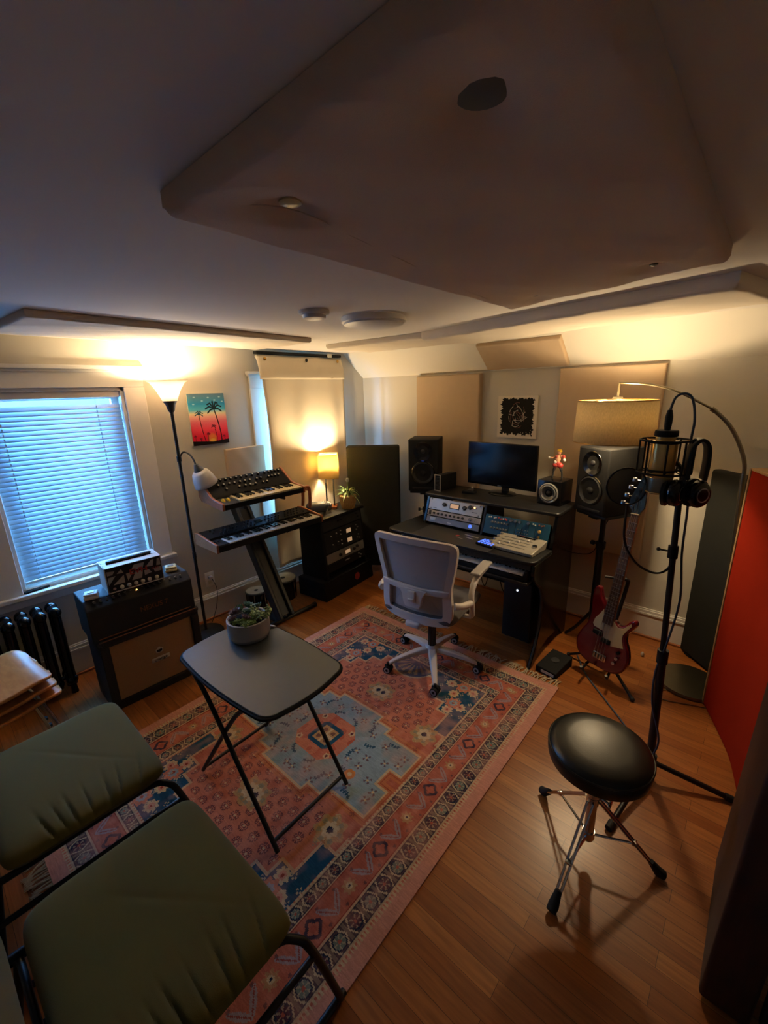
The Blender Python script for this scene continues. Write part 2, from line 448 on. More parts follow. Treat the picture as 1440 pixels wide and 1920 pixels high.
# ------------------------------------------------------------------ room
XW, YW, XR, Y0 = -3.18, 3.26, 0.42, -1.3
ZC, ZK, YS = 2.10, 1.88, 2.99          # flat ceiling, knee height of the back wall, where the slope starts
W1 = (0.285, 1.03, 0.66, 1.82)          # window 1: y0, y1, z0, z1
W2 = (2.07, 2.80, 0.66, 1.80)
T = 0.12
mb = MB().span((XW - 0.4, Y0 - 0.2, -0.1), (XR + 0.2, YW + 0.2, 0)); struct(mb.build('floor', M['floor']))
mb = MB().span((XW - T, Y0, ZC), (XR + T, YS, ZC + 0.1)); struct(mb.build('ceiling', M['ceil']))
prof = [(YS, ZC), (YS + 0.02, ZC - 0.012)] + [(YW, ZK), (YW + T, ZK), (YW + T, ZC + 0.1), (YS, ZC + 0.1)]
mb = MB().prism(prof, XW - T, XR + T, Matrix(((0, 0, 1, 0), (1, 0, 0, 0), (0, 1, 0, 0), (0, 0, 0, 1)))); struct(mb.build('ceiling', M['slope']))
mb = MB()
def wl(y0, y1, z0, z1): mb.span((XW - T, y0, z0), (XW, y1, z1))
wl(Y0, W1[0], 0, ZC); wl(W1[0], W1[1], 0, W1[2]); wl(W1[0], W1[1], W1[3], ZC); wl(W1[1], W2[0], 0, ZC)
wl(W2[0], W2[1], 0, W2[2]); wl(W2[0], W2[1], W2[3], ZC); wl(W2[1], YW + T, 0, ZC)
struct(mb.build('wall_left', M['wall']))
struct(MB().span((XW, YW, 0), (XR + T, YW + T, ZK + 0.02)).build('wall_back', M['wall']))
struct(MB().span((XR, Y0, 0), (XR + T, YW, ZC)).build('wall_right', M['wall']))
struct(MB().span((XW - T, Y0 - T, 0), (XR + T, Y0, ZC)).build('wall_front', M['wall']))
# baseboards with a stained shoe
def baseboard(name, a, b, nx, ny):
    mb = MB(); ax, ay = a; bx, by = b
    L = math.hypot(bx - ax, by - ay); ang = math.atan2(by - ay, bx - ax)
    m = TR((ax, ay, 0), (0, 0, ang))
    s = 1 if (-math.sin(ang) * nx + math.cos(ang) * ny) > 0 else -1
    mb.span((0, 0, 0), (L, s * 0.016, 0.17), m=m); mb.span((0, 0, 0.17), (L, s * 0.024, 0.185), m=m); mb.span((0, 0, 0.185), (L, s * 0.018, 0.205), m=m); mb.span((0, 0, 0.205), (L, s * 0.010, 0.215), m=m)
    o = struct(mb.build(name, M['trim'], bev=0.002))
    q = MB().span((0, s * 0.016, 0), (L, s * 0.033, 0.018), m=m).build(name.replace('baseboard', 'trim') if False else 'shoe_moulding', M['shoe'], o, bev=0.006)
baseboard('baseboard_left', (XW, Y0), (XW, YW), 1, 0)
baseboard('baseboard_back', (XW, YW), (XR, YW), 0, -1)
# windows
def window(n, W, sill=True):
    y0, y1, z0, z1 = W; c = 0.125
    mb = MB()
    mb.span((XW, y1, z0 - 0.02), (XW + 0.02, y1 + c, z1)); mb.span((XW, y0 - c, z0 - 0.02), (XW + 0.02, y0, z1))
    mb.span((XW, y0 - c, z1), (XW + 0.022, y1 + c, z1 + 0.105))
    mb.span((XW, y0 - c - 0.02, z1 + 0.105), (XW + 0.055, y1 + c + 0.025, z1 + 0.128)); mb.span((XW, y0 - c - 0.01, z1 + 0.09), (XW + 0.035, y1 + c + 0.012, z1 + 0.105))
    # jamb lining
    mb.span((XW - T, y0, z0), (XW, y0 + 0.02, z1)); mb.span((XW - T, y1 - 0.02, z0), (XW, y1, z1)); mb.span((XW - T, y0, z1 - 0.02), (XW, y1, z1))
    o = struct(mb.build('window_%d' % n, M['trim'], bev=0.003))
    MB().span((XW - T, y0 - c - 0.02, z0 - 0.045), (XW + 0.05, y1 + c + 0.02, z0 - 0.018)).build('window_sill', M['trim'], o, bev=0.006)
    MB().span((XW, y0 - c, z0 - 0.10), (XW + 0.015, y1 + c, z0 - 0.045)).build('apron', M['trim'], o, bev=0.003)
    mb = MB(); x = XW - T + 0.02
    zm = (z0 + z1) / 2
    for (a, b_) in (((x, y0 + 0.02, z0 - 0.018), (x + 0.03, y0 + 0.06, z1 - 0.02)), ((x, y1 - 0.06, z0 - 0.018), (x + 0.03, y1 - 0.02, z1 - 0.02)),
                    ((x, y0 + 0.06, z1 - 0.07), (x + 0.03, y1 - 0.06, z1 - 0.02)), ((x, y0 + 0.06, z0 - 0.018), (x + 0.03, y1 - 0.06, z0 + 0.05))):
        mb.span(a, b_)
    f = mb.build('sash', M['trim'], o, bev=0.002)
    MB().span((x + 0.012, y0 + 0.055, z0 + 0.04), (x + 0.016, y1 - 0.055, z1 - 0.06)).build('pane', M['glass'], f)
    return o
window(1, W1); window(2, W2)

# venetian blind in window 1
bl = thing('venetian_blind', 'white venetian blind closed over the sunlit left window, blue with daylight', 'blind', (XW - 0.035, (W1[0] + W1[1]) / 2, W1[2]))
bw = W1[1] - W1[0] - 0.05; zt = W1[3] - W1[2] - 0.02
MB().box((0, 0, zt - 0.02), (0.04, bw, 0.04)).build('headrail', M['white'], bl, bev=0.002)
pitch_s = 0.0275; nsl = int((zt - 0.10) / pitch_s)
def slat_mesh():
    return MB().grid(lambda u, v: ((v - 0.5) * 0.034, (u - 0.5) * bw, 0.0015 * (1 - (2 * v - 1) ** 2)), 2, 4)
s0 = slat_mesh().build('slat', M['slat'], bl, solid=0.0006)
for k in range(nsl):
    z = 0.055 + k * pitch_s
    o = s0 if k == 0 else link_copy(s0, bl)
    o.location = (0, 0, z); o.rotation_euler = (random.uniform(-0.003, 0.003), R(57), 0)
MB().rbox((0, 0, 0.03), (0.022, bw, 0.016), 0.004).build('bottom_rail', M['white'], bl)
for yy in (-0.27, 0.21):
    mb = MB()
    for k in range(nsl):
        z = 0.055 + k * pitch_s
        mb.box((0.012, yy, z), (0.003, 0.006, 0.012))
    mb.cyl((0.011, yy, 0.03), (0.011, yy, zt - 0.03), 0.0009, seg=6); mb.build('ladder_cord', M['slat'], bl)

# ------------------------------------------------------------------ curtain over window 2
cu = thing('blanket_curtain', 'cream quilted blanket hanging over the second window beside the table lamp', 'curtain', (XW, 2.44, 0))
def cfold(u, v):
    # v: 0 top .. 1 bottom; u: 0 left .. 1 right (y)
    y = -0.44 + 0.89 * u; z = 2.045 - 1.78 * v
    wtop = 0.05 + 0.055 * math.sin(min(1, v / 0.11) * PI / 2)
    x = wtop + 0.008 * math.sin(u * 17 + v * 2) * min(1, v * 4) + 0.006 * math.sin(u * 31 + 1) * v
    nar = 0.04 * min(1, v * 1.5)
    y = y + nar * (0.5 - u) * 0.5 + 0.02 * math.sin(v * 5) * (1 - u)
    if v < 0.11: x += 0.01 * math.sin(v / 0.11 * PI)
    return (x, y, z)
MB().grid(cfold, 40, 60).build('drape', M['blanket'], cu, solid=0.012)
# folded-over top flap, hemmed
MB().grid(lambda u, v: (0.066 + 0.052 * math.sin(min(1, v) * PI / 2) + 0.006 * math.sin(u * 13), -0.445 + 0.90 * u - 0.01 * v, 2.05 - 0.185 * v), 40, 10).build('top_flap', M['blanket'], cu, solid=0.01)
MB().rbox((0.065, 0.0, 2.068), (0.05, 0.90, 0.022), 0.006).build('mounting_strip', M['blackm'], cu)
MB().box((0.095, 0.30, 2.068), (0.012, 0.045, 0.03)).build('clip', M['cream'], cu, bev=0.002)
for yy, mt in ((-0.385, 'brass'), (0.03, 'blackm'), (0.39, 'brass')):
    MB().lathe([(0.0, 0.004), (0.008, 0.004), (0.014, 0.002), (0.014, 0)], 16, TR((0.100, yy, 2.022), (0, R(90), 0))).build('grommet', M[mt], cu)

# ------------------------------------------------------------------ padded panels
def padded(name, label, cat, w, h, t, m, loc, rot, group=None, r=0.018, dents=(), dent_d=0.02, seams=()):
    """soft wrapped panel: w along x, h along y, thickness t along z (front is +z)"""
    nu, nv = 46, 46
    rnd = random.Random(sum(map(ord, label or 'cloud')) % 1000)
    ph = [rnd.uniform(0, 6) for _ in range(6)]
    def f(u, v):
        x = (u - 0.5) * w; y = (v - 0.5) * h
        e = min(u, 1 - u) * w; e2 = min(v, 1 - v) * h
        k = min(1, e / r) if r else 1; k2 = min(1, e2 / r) if r else 1
        drop = (1 - math.sqrt(max(0, 1 - (1 - k) ** 2))) + (1 - math.sqrt(max(0, 1 - (1 - k2) ** 2)))
        z = t - r * min(1, drop)
        for (dx, dy) in dents:
            d2 = (x - dx) ** 2 + (y - dy) ** 2
            z -= dent_d * math.exp(-d2 / 0.0016)
        for sy in seams: z -= 0.006 * math.exp(-((y - sy) / 0.006) ** 2)
        z += 0.0022 * math.sin(x * 21 + ph[0]) * math.sin(y * 13 + ph[1]) + 0.001 * math.sin(x * 47 + y * 31 + ph[2])
        return (x, y, z)
    # non-uniform parameter to resolve the rounded edge
    def wp(a, L):
        s = r / L
        if a < 0.1: return a / 0.1 * s
        if a > 0.9: return 1 - (1 - a) / 0.1 * s
        return s + (a - 0.1) / 0.8 * (1 - 2 * s)
    mb = MB(); mb.grid(lambda u, v: f(wp(u, w), wp(v, h)), nu, nv)
    W = nu + 1
    ring = list(range(0, W)) + [W * q + nu for q in range(1, nv + 1)] + [W * nv + c for c in range(nu - 1, -1, -1)] + [W * q for q in range(nv - 1, 0, -1)]
    n = len(ring); base = len(mb.v)
    for k in ring: mb.v.append((mb.v[k][0], mb.v[k][1], 0.0))
    for k in range(n): mb.f.append((ring[(k + 1) % n], ring[k], base + k, base + (k + 1) % n))
    mb.f.append(tuple(base + k for k in reversed(range(n))))
    o = mb.build(name, m); o.location = loc; o.rotation_euler = rot
    if label: tag(o, label, cat, group)
    return o
BK = (R(90), 0, 0)             # faces -y
LF = (R(90), 0, R(90))         # faces +x
g1 = 'cream fabric panels on the walls'
padded('acoustic_panel', 'tall cream fabric panel on the back wall between the left speaker and the monitor', 'acoustic panel', 0.645, 0.95, 0.05, M['fabric_cream'], (-2.14, YW - 0.001, 1.39), BK, g1, r=0.012)
padded('acoustic_panel', 'tall cream fabric panel behind the drum lampshade and the bass', 'acoustic panel', 0.645, 1.29, 0.05, M['fabric_cream'], (-0.862, YW - 0.001, 1.222), BK, g1, r=0.012)
padded('acoustic_panel', 'small square cream panel low on the left wall behind the upper synthesizer', 'acoustic panel', 0.345, 0.345, 0.03, M['fabric_cream'], (XW + 0.001, 1.838, 1.172), LF, g1, r=0.008)
sl = math.atan2(ZC - ZK, YW - YS)
padded('acoustic_panel', 'short cream panel screwed to the sloped ceiling above the square print', 'acoustic panel', 0.625, 0.262, 0.035, M['fabric_cream'], (-1.438, (YS + YW) / 2 + 0.004 - 0.0, (ZC + ZK) / 2), (R(180) - sl, 0, 0), g1, r=0.012)
DN = (R(180), 0, 0)
# big cloud with tufted, pulled-in fixings
cl = thing('ceiling_cloud', 'large padded taupe cloud on the ceiling nearest the camera with pulled-in bolts', 'acoustic cloud', (-0.415, 0.86, 0), 0, 'padded clouds on the ceiling')
big = padded('padded_cover', None, None, 0.66, 1.20, 0.042, M['fabric_cloud'], (0, 0, ZC - 0.001), DN, r=0.016, dents=[(-0.167, 0.468), (0.185, 0.468), (-0.19, -0.534), (0.172, -0.485)], dent_d=0.020, seams=())
for v_ in big.data.vertices:      # the fabric is pulled slightly out of square
    u_, w_ = v_.co.x / 0.66 + 0.5, 0.5 - v_.co.y / 1.20
    q0 = Vector((-0.455, -0.46)) * (1 - u_) + Vector((0.265, -0.47)) * u_; q1 = Vector((-0.470, 0.94)) * (1 - u_) + Vector((0.260, 0.72)) * u_
    q_ = q0 * (1 - w_) + q1 * w_; v_.co.x, v_.co.y = q_.x, -q_.y
big.parent = cl
mb = MB(); mb.tube(spline([(-0.345, -0.42, 2.060), (-0.275, -0.315, 2.060), (-0.30, -0.11, 2.0585), (-0.39, 0.40, 2.0585), (-0.463, 0.90, 2.060)], 10), 0.0016, 6); mb.build('seam', M['fabric_cloud'], cl)
for i, (bx, by, rr) in enumerate(((-0.278, -0.315, 0.020), (0.110, -0.336, 0.031), (-0.308, 0.798, 0.012), (0.093, 0.66, 0.011))):
    MB().lathe([(0, 0), (rr, 0), (rr, 0.003), (rr * 0.4, 0.006), (0, 0.006)], 20, TR((bx, by, 2.073), (R(180), 0, 0))).build('washer', M['ivory'] if i == 0 else M['mgrey'], cl)
padded('ceiling_cloud', 'slim white panel on the ceiling above the venetian blind', 'acoustic cloud', 0.60, 1.52, 0.030, M['fabric_cloud2'], (-2.61, 1.17, ZC - 0.001), (R(180), 0, R(4)), 'padded clouds on the ceiling', r=0.01)
padded('ceiling_cloud', 'sagging cream cloud on the ceiling over the desk, right part', 'acoustic cloud', 1.62, 0.48, 0.055, M['fabric_cloud2'], (-0.894, 2.373, ZC - 0.001), (R(180), 0, R(-12.8)), 'padded clouds on the ceiling', r=0.02, dents=[(0.45, 0.05), (-0.5, 0.1), (0.0, -0.1)], dent_d=0.012)
padded('ceiling_cloud', 'cream cloud on the ceiling over the rack cabinet, left of the one over the desk', 'acoustic cloud', 0.88, 0.50, 0.035, M['fabric_cloud2'], (-2.19, 2.565, ZC - 0.001), (R(180), 0, R(2)), 'padded clouds on the ceiling', r=0.015)

# ceiling fittings
cf = thing('ceiling_light', 'round white flush ceiling light, switched off, beyond the big cloud', 'ceiling light', (-1.56, 1.69, ZC))
MB().lathe([(0.0, 0), (0.16, 0), (0.16, -0.022), (0.150, -0.026), (0, -0.026)], 48).build('base_ring', M['trim'], cf)
MB().lathe([(0.150, -0.020), (0.148, -0.033), (0.12, -0.04), (0, -0.042)], 48).build('diffuser', M['white'], cf)
sm = thing('smoke_detector', 'small round white smoke detector on the ceiling beside the flush light', 'smoke detector', (-1.60, 1.345, ZC))
MB().lathe([(0.068, 0), (0.068, -0.012), (0.060, -0.018), (0, -0.018)], 36).build('base_plate', M['trim'], sm)
MB().lathe([(0.054, -0.016), (0.050, -0.032), (0.03, -0.038), (0, -0.038)], 36).build('sensor_cap', M['white'], sm)

# ------------------------------------------------------------------ pictures
def hexa(h): return np.array(hexc(h), np.float32)
def seg_dist(X, Y, a, b):
    ax, ay = a; bx, by = b; dx, dy = bx - ax, by - ay
    t = np.clip(((X - ax) * dx + (Y - ay) * dy) / (dx * dx + dy * dy + 1e-9), 0, 1)
    return np.hypot(X - ax - t * dx, Y - ay - t * dy)
def palm_painting():
    ny, nx = 190, 146
    Y, X = np.mgrid[0:ny, 0:nx]; U = (X + 0.5) / nx; V = (Y + 0.5) / ny      # V up
    stops = [(0, 'd81c38'), (0.18, 'e0203c'), (0.32, 'f04858'), (0.46, 'e87078'), (0.56, 'f0b098'), (0.62, 'e8d8a8'), (0.68, '58b0c8'), (0.80, '2888b4'), (0.90, '4a8098'), (1.0, '5a7484')]
    A = np.zeros((ny, nx, 3), np.float32)
    for c in range(3):
        A[..., c] = np.interp(V, [s[0] for s in stops], [hexa(s[1])[c] for s in stops])
    def blend(mask, col, k=1.0): 
        mk = np.clip(mask, 0, 1)[..., None] * k; A[:] = A * (1 - mk) + hexa(col) * mk
    blend(np.clip((0.15 - np.hypot((U - 0.54), (V - 0.10) * 1.0)) * 14, 0, 1), 'f09038', 0.8)
    blend(np.clip((0.08 - np.hypot((U - 0.54) * 0.8, (V - 0.08) * 1.6)) * 24, 0, 1), 'f8c850', 0.8)
    rnd = random.Random(3)
    for (a, b) in ((0.18, 0.93), (0.55, 0.92), (0.86, 0.93), (0.72, 0.87), (0.38, 0.86), (0.14, 0.8), (0.93, 0.84)):
        blend((0.02 - np.hypot((U - a) * 0.5, (V - b) * 1.2)) * 80, 'b8d8e0', 0.7)
    def palm(pts, w, head, r, n, leaf='181014'):
        for p, q in zip(pts[:-1], pts[1:]): blend((w - seg_dist(U * 0.77, V, (p[0] * 0.77, p[1]), (q[0] * 0.77, q[1]))) * 300, '2a0810')
        hx, hy = head
        for k in range(n):
            a = k * 2 * PI / n + 0.3
            if math.sin(a) < -0.8: continue
            ex, ey = hx * 0.77 + r * math.cos(a), hy + r * 0.75 * math.sin(a)
            mx_, my_ = hx * 0.77 + r * 0.55 * math.cos(a), hy + r * 0.6 * math.sin(a) + r * 0.25
            for p, q in (((hx * 0.77, hy), (mx_, my_)), ((mx_, my_), (ex, ey))): blend((w * 1.25 - seg_dist(U * 0.77, V, p, q)) * 300, leaf)
    palm([(0.36, 0.03), (0.31, 0.2), (0.27, 0.40), (0.25, 0.58)], 0.009, (0.25, 0.60), 0.085, 8, '28505c')
    palm([(0.80, 0.03), (0.79, 0.25), (0.74, 0.48), (0.68, 0.68)], 0.013, (0.67, 0.70), 0.17, 9, '12242c')
    palm([(0.66, 0.03), (0.67, 0.15), (0.64, 0.30)], 0.008, (0.61, 0.35), 0.05, 6, '6a1828')
    palm([(0.42, 0.03), (0.43, 0.2)], 0.007, (0.44, 0.21), 0.035, 6, '7a1828')
    palm([(0.22, 0.03), (0.22, 0.11)], 0.006, (0.22, 0.12), 0.03, 6, '7a1828')
    palm([(0.08, 0.03), (0.08, 0.17)], 0.006, (0.08, 0.18), 0.028, 6, '7a1828')
    palm([(0.92, 0.03), (0.88, 0.12)], 0.006, (0.87, 0.14), 0.03, 6, '7a1828')
    hill = 0.055 + 0.035 * np.abs(U - 0.55) * 2
    blend((hill - V) * 200, '180c0c')
    return A
pc = thing('canvas_painting', 'small canvas of black palm trees against a blue and pink sunset', 'painting', (XW, 1.57, 1.582), 0)
MB().span((0.0005, -0.142, -0.186), (0.018, 0.142, 0.186)).build('canvas', M['cream'], pc)
pattern_grid('painted_face', 0.284, 0.372, palm_painting(), attr_mat('painted canvas', 0.7), pc, 0.0015, (0.0182, 0, 0), (R(90), 0, R(90)))

def ragged_print():
    ny, nx = 150, 150
    Y, X = np.mgrid[0:ny, 0:nx]; U = (X + 0.5) / nx; V = (Y + 0.5) / ny
    A = np.zeros((ny, nx, 3), np.float32); A[:] = hexa('d8cfbc')
    nsx = 0.02 * np.sin(V * 37) + 0.015 * np.sin(V * 91 + 1) + 0.01 * np.sin(V * 171)
    nsy = 0.02 * np.sin(U * 31 + 2) + 0.015 * np.sin(U * 83) + 0.01 * np.sin(U * 160)
    inside = (U > 0.10 + nsx) & (U < 0.91 + nsx * 0.8) & (V > 0.09 + nsy) & (V < 0.94 + nsy * 0.6)
    A[inside] = hexa('1d1c1a')
    def blend(mask, col, k=1.0):
        mk = (np.clip(mask, 0, 1) * inside)[..., None] * k; A[:] = A * (1 - mk) + hexa(col) * mk
    rnd = random.Random(11)
    # loose chalk-like scribbles, loops and bars: a plain abstract
    for k in range(5):
        r = 0.10 + 0.05 * k; cx0, cy0 = 0.5 + rnd.uniform(-.05, .05), 0.52 + rnd.uniform(-.04, .04)
        d = np.abs(np.hypot((U - cx0) * (1 + 0.15 * k), V - cy0) - r); ang = np.arctan2(V - cy0, U - cx0)
        blend((0.008 - d) * 200 * (np.sin(ang * (2 + k) + k) > -0.3), 'c8c0b0' if k % 2 else '8a5a50', 0.9)
    for k in range(16):
        a = rnd.uniform(0, 6.28); x0, y0 = 0.5 + 0.3 * math.cos(a) * rnd.random(), 0.5 + 0.32 * math.sin(a) * rnd.random()
        b_ = rnd.uniform(0, 6.28); L = rnd.uniform(0.05, 0.16)
        blend((0.006 - seg_dist(U, V, (x0, y0), (x0 + L * math.cos(b_), y0 + L * math.sin(b_)))) * 220, rnd.choice(['d8d0c4', 'a8a294', '6a7a5a', '9a6a60']), 0.9)
    for (a, b_) in ((0.62, 0.14), (0.68, 0.13), (0.76, 0.15), (0.85, 0.14), (0.86, 0.2), (0.92, 0.55), (0.91, 0.63)):
        blend((0.012 - np.hypot(U - a, V - b_)) * 200, 'c8c0ac', 1)
    return A
pr = thing('wall_print', 'square black abstract print with a ragged white border above the monitor', 'print', (-1.505, YW, 1.523), 0)
MB().span((-0.162, -0.012, -0.162), (0.162, -0.0005, 0.162)).build('backing', M['cream'], pr)
pattern_grid('printed_face', 0.324, 0.324, ragged_print(), attr_mat('ink print', 0.8), pr, 0.0015, (0, -0.0122, 0), (R(90), 0, 0))

# wall outlet with a plug
ot = thing('wall_outlet', 'white wall outlet on the left wall with a white plug and black cord', 'outlet', (XW, 1.405, 0.335))
MB().rbox((0.003, 0, 0), (0.006, 0.075, 0.118), 0.002).build('cover_plate', M['trim'], ot)
for zz in (0.022, -0.022): MB().rbox((0.0065, 0, zz), (0.003, 0.034, 0.03), 0.001).build('socket', M['cream'], ot)
pg = MB().rbox((0.022, 0.0, 0.018), (0.032, 0.028, 0.024), 0.004).build('adapter_plug', M['white'])
tag(pg, 'white adapter plugged into the left wall outlet', 'plug'); pg.location = (XW, 1.405, 0.335)
co = MB().tube(spline([(XW + 0.036, 1.41, 0.345), (XW + 0.05, 1.43, 0.25), (XW + 0.05, 1.41, 0.12), (XW + 0.07, 1.36, 0.03), (XW + 0.12, 1.31, 0.008), (-2.99, 1.27, 0.012)], 10), 0.0028, 6).build('lamp_cord', M['rubber'])

# ------------------------------------------------------------------ rug
def smooth_noise(nx, ny, cells, seed):
    r = np.random.RandomState(seed); g = r.rand(cells + 2, cells + 2)
    ys = np.linspace(0, cells, ny); xs = np.linspace(0, cells, nx)
    yi = ys.astype(int); xi = xs.astype(int); fy = (ys - yi)[:, None]; fx = (xs - xi)[None, :]
    fy = fy * fy * (3 - 2 * fy); fx = fx * fx * (3 - 2 * fx)
    a = g[np.ix_(yi, xi)]; b = g[np.ix_(yi, xi + 1)]; c = g[np.ix_(yi + 1, xi)]; d = g[np.ix_(yi + 1, xi + 1)]
    return (a * (1 - fx) + b * fx) * (1 - fy) + (c * (1 - fx) + d * fx) * fy
def rug_array(w, h, nx, ny):
    xs = (np.arange(nx) + 0.5) / nx * w - w / 2; ys = (np.arange(ny) + 0.5) / ny * h - h / 2
    X, Y = np.meshgrid(xs, ys); A = np.zeros((ny, nx, 3), np.float32)
    aX, aY = np.abs(X), np.abs(Y); dX = w / 2 - aX; dY = h / 2 - aY; d = np.minimum(dX, dY)
    side = dX < dY
    run = np.where(side, Y, X)                     # coordinate along the border
    C = {k: hexa(v) for k, v in dict(pink='c48a74', coral='ad5a44', coral2='bf7459', brick='8f3a2a', teal='1f4a60', dteal='24323c', cream='c4ac86', blue='8799a0', navy='232a3c', plum='5c3038', orange='c47a40', sage='7a8270', ochre='b08a5c').items()}
    def put(mask, col, k=1.0):
        mk = (np.clip(mask.astype(np.float32), 0, 1) * k)[..., None]; A[:] = A * (1 - mk) + C[col] * mk
    n1 = smooth_noise(nx, ny, 14, 1); n2 = smooth_noise(nx, ny, 60, 2); n3 = smooth_noise(nx, ny, 6, 3)
    put(np.ones_like(X), 'coral2'); put(np.clip((n1 - 0.35) * 2.5, 0, 1), 'coral', 0.8); put(np.clip((n3 - 0.55) * 4, 0, 1), 'brick', 0.55)
    put(d < 0.055, 'pink'); put((d > 0.05) & (d < 0.066) & ((run * 70 % 1) < 0.5), 'cream')
    def chain(d0, d1, per, ph):
        mid = (d0 + d1) / 2; hw = (d1 - d0) / 2
        band = (d > d0) & (d < d1); put(band, 'dteal', 0.85)
        t = (run / per + ph) % 1 - 0.5; uu = t * per; vv = d - mid
        idx = np.floor(run / per + ph)
        zig = np.abs(np.abs(uu) - (per * 0.5 - np.abs(vv) * 0.35)) < 0.0042
        put(band & (np.abs(np.abs(uu) - per * 0.40 + np.abs(vv) * 0.45) < 0.0036), 'cream', 0.9)
        put(band & (np.abs(uu) > per * 0.42), 'cream', 0.25)
        rr = np.maximum(np.abs(uu), np.abs(vv)) * 0.6 + (np.abs(uu) + np.abs(vv)) * 0.4
        even = (idx.astype(int) % 2) == 0
        put(band & (rr < hw * 0.74), 'navy'); put(band & even & (rr < hw * 0.60), 'sage', 0.75); put(band & ~even & (rr < hw * 0.56), 'plum', 0.75)
        ang = np.arctan2(vv, uu); put(band & (rr < hw * 0.62) & (np.cos(ang * 6) > 0.5) & (rr > hw * 0.2), 'cream', 0.5)
        put(band & (rr < hw * 0.17), 'coral')
        put((np.abs(d - d0) < 0.004) | (np.abs(d - d1) < 0.004), 'cream', 0.7)
        put((np.abs(d - d0 - 0.006) < 0.002) | (np.abs(d - d1 + 0.006) < 0.002), 'navy', 0.7)
    chain(0.068, 0.142, 0.075, 0.0)
    # middle band: coral with leaves and rosettes
    mb_ = (d > 0.146) & (d < 0.252); per = 0.17; t = (run / per) % 1 - 0.5; uu = t * per; vv = d - 0.199
    put(mb_, 'coral', 0.6)
    rr = np.hypot(uu, vv); ang = np.arctan2(vv, uu); alt = (np.floor(run / per).astype(int) % 2) == 0
    put(mb_ & alt & (np.abs(rr - 0.026 - 0.004 * np.cos(4 * ang)) < 0.0065), 'navy', 0.9); put(mb_ & alt & (rr < 0.012), 'coral')
    put(mb_ & ~alt & (rr < 0.024 + 0.005 * np.cos(8 * ang)), 'ochre', 0.8); put(mb_ & ~alt & (rr < 0.012), 'cream'); put(mb_ & ~alt & (rr < 0.005), 'navy')
    uu2 = np.abs(uu) - 0.062; q = uu2 * 0.8 + vv * 0.6; q2 = -uu2 * 0.6 + vv * 0.8
    put(mb_ & ((q2 / 0.042) ** 2 + (q / 0.011) ** 2 < 1), 'blue', 0.6); put(mb_ & (np.abs(q2) < 0.036) & (np.abs(q) < 0.002), 'brick', 0.9)
    put(mb_ & (np.hypot(np.abs(uu) - 0.045, np.abs(vv) - 0.036) < 0.006), 'navy', 0.6)
    put(np.abs(d - 0.149) < 0.003, 'brick'); put(np.abs(d - 0.249) < 0.003, 'brick')
    chain(0.254, 0.308, 0.062, 0.3)
    put((d > 0.310) & (d < 0.318) & ((run * 60 % 1) < 0.6), 'cream')
    F = d > 0.318; fa, fb = w / 2 - 0.318, h / 2 - 0.318
    # rows of small rosettes
    per = 0.072; row = np.floor(Y / 0.058).astype(int); tx = ((X + 0.5 * per * (row % 2)) / per) % 1 - 0.5; ty = (Y / 0.058) % 1 - 0.5
    ux, uy = tx * per, ty * 0.058; rr = np.hypot(ux, uy); ang = np.arctan2(uy, ux)
    zone = F & (aY > 0.28) & (aY < 0.62) & (aX < 0.36 - 0.25 * np.abs(aY - 0.42)) 
    put(zone & (rr < 0.024) & (rr > 0.007) & (np.abs(np.cos(3 * ang)) > 0.35), 'plum', 0.8)
    put(zone & (np.abs(rr - 0.015) < 0.004) & (np.cos(6 * ang) > 0.55), 'pink', 0.8); put(zone & (rr < 0.005), 'cream', 0.8)
    # corner spandrels, stepped, dark teal
    def step(a, n): return np.floor(a * n) / n
    sp = F & (step(fa - aX, 14) * 1.15 + step(fb - aY, 14) * 0.95 < 0.34)
    edge = F & ~sp & (step(fa - aX - 0.012, 14) * 1.15 + step(fb - aY - 0.012, 14) * 0.95 < 0.34)
    put(edge, 'cream', 0.7); put(sp, 'teal')
    def flower(cx, cy, r, c1, c2, c3, n=8, mask=F):
        rr = np.hypot(aX - cx, aY - cy); a = np.arctan2(aY - cy, aX - cx); R_ = r * (1 + 0.14 * np.cos(n * a))
        put(mask & (rr < R_), c1); put(mask & (rr < R_ * 0.55), c2); put(mask & (rr < R_ * 0.22), c3)
    rnd = random.Random(5)
    for (a, b) in ((fa - 0.05, fb - 0.05), (fa - 0.05, fb - 0.20), (fa - 0.14, fb - 0.12), (fa - 0.20, fb - 0.05), (fa - 0.10, fb - 0.255)):
        flower(a, b, 0.030, 'cream', 'pink', 'brick', mask=sp)
    for (a, b) in ((fa - 0.10, fb - 0.19), (fa - 0.12, fb - 0.04)): flower(a, b, 0.042, 'coral2', 'blue', 'brick', mask=sp)
    for k in range(30):
        a, b = fa - rnd.uniform(0.01, 0.27), fb - rnd.uniform(0.01, 0.3)
        for (ox, oy) in ((0.009, 0), (-0.009, 0), (0, 0.009), (0, -0.009)):
            put(sp & (np.hypot(aX - a - ox, aY - b - oy) < 0.0042), 'cream', 0.8)
    # side half medallions on the centre line of the far and near ends
    hx = F & (np.hypot(aX * 1.1, (fb - aY)) < 0.17) & (aX < 0.15); put(hx, 'teal', 0.85); put(F & (np.abs(np.hypot(aX * 1.1, fb - aY) - 0.172) < 0.006), 'cream', 0.7)
    ray = np.arctan2(fb - aY, X); put(hx & (np.cos(ray * 18) > 0.2) & (np.hypot(X, fb - aY) > 0.05) & (np.hypot(X, fb - aY) < 0.14), 'ochre', 0.6)
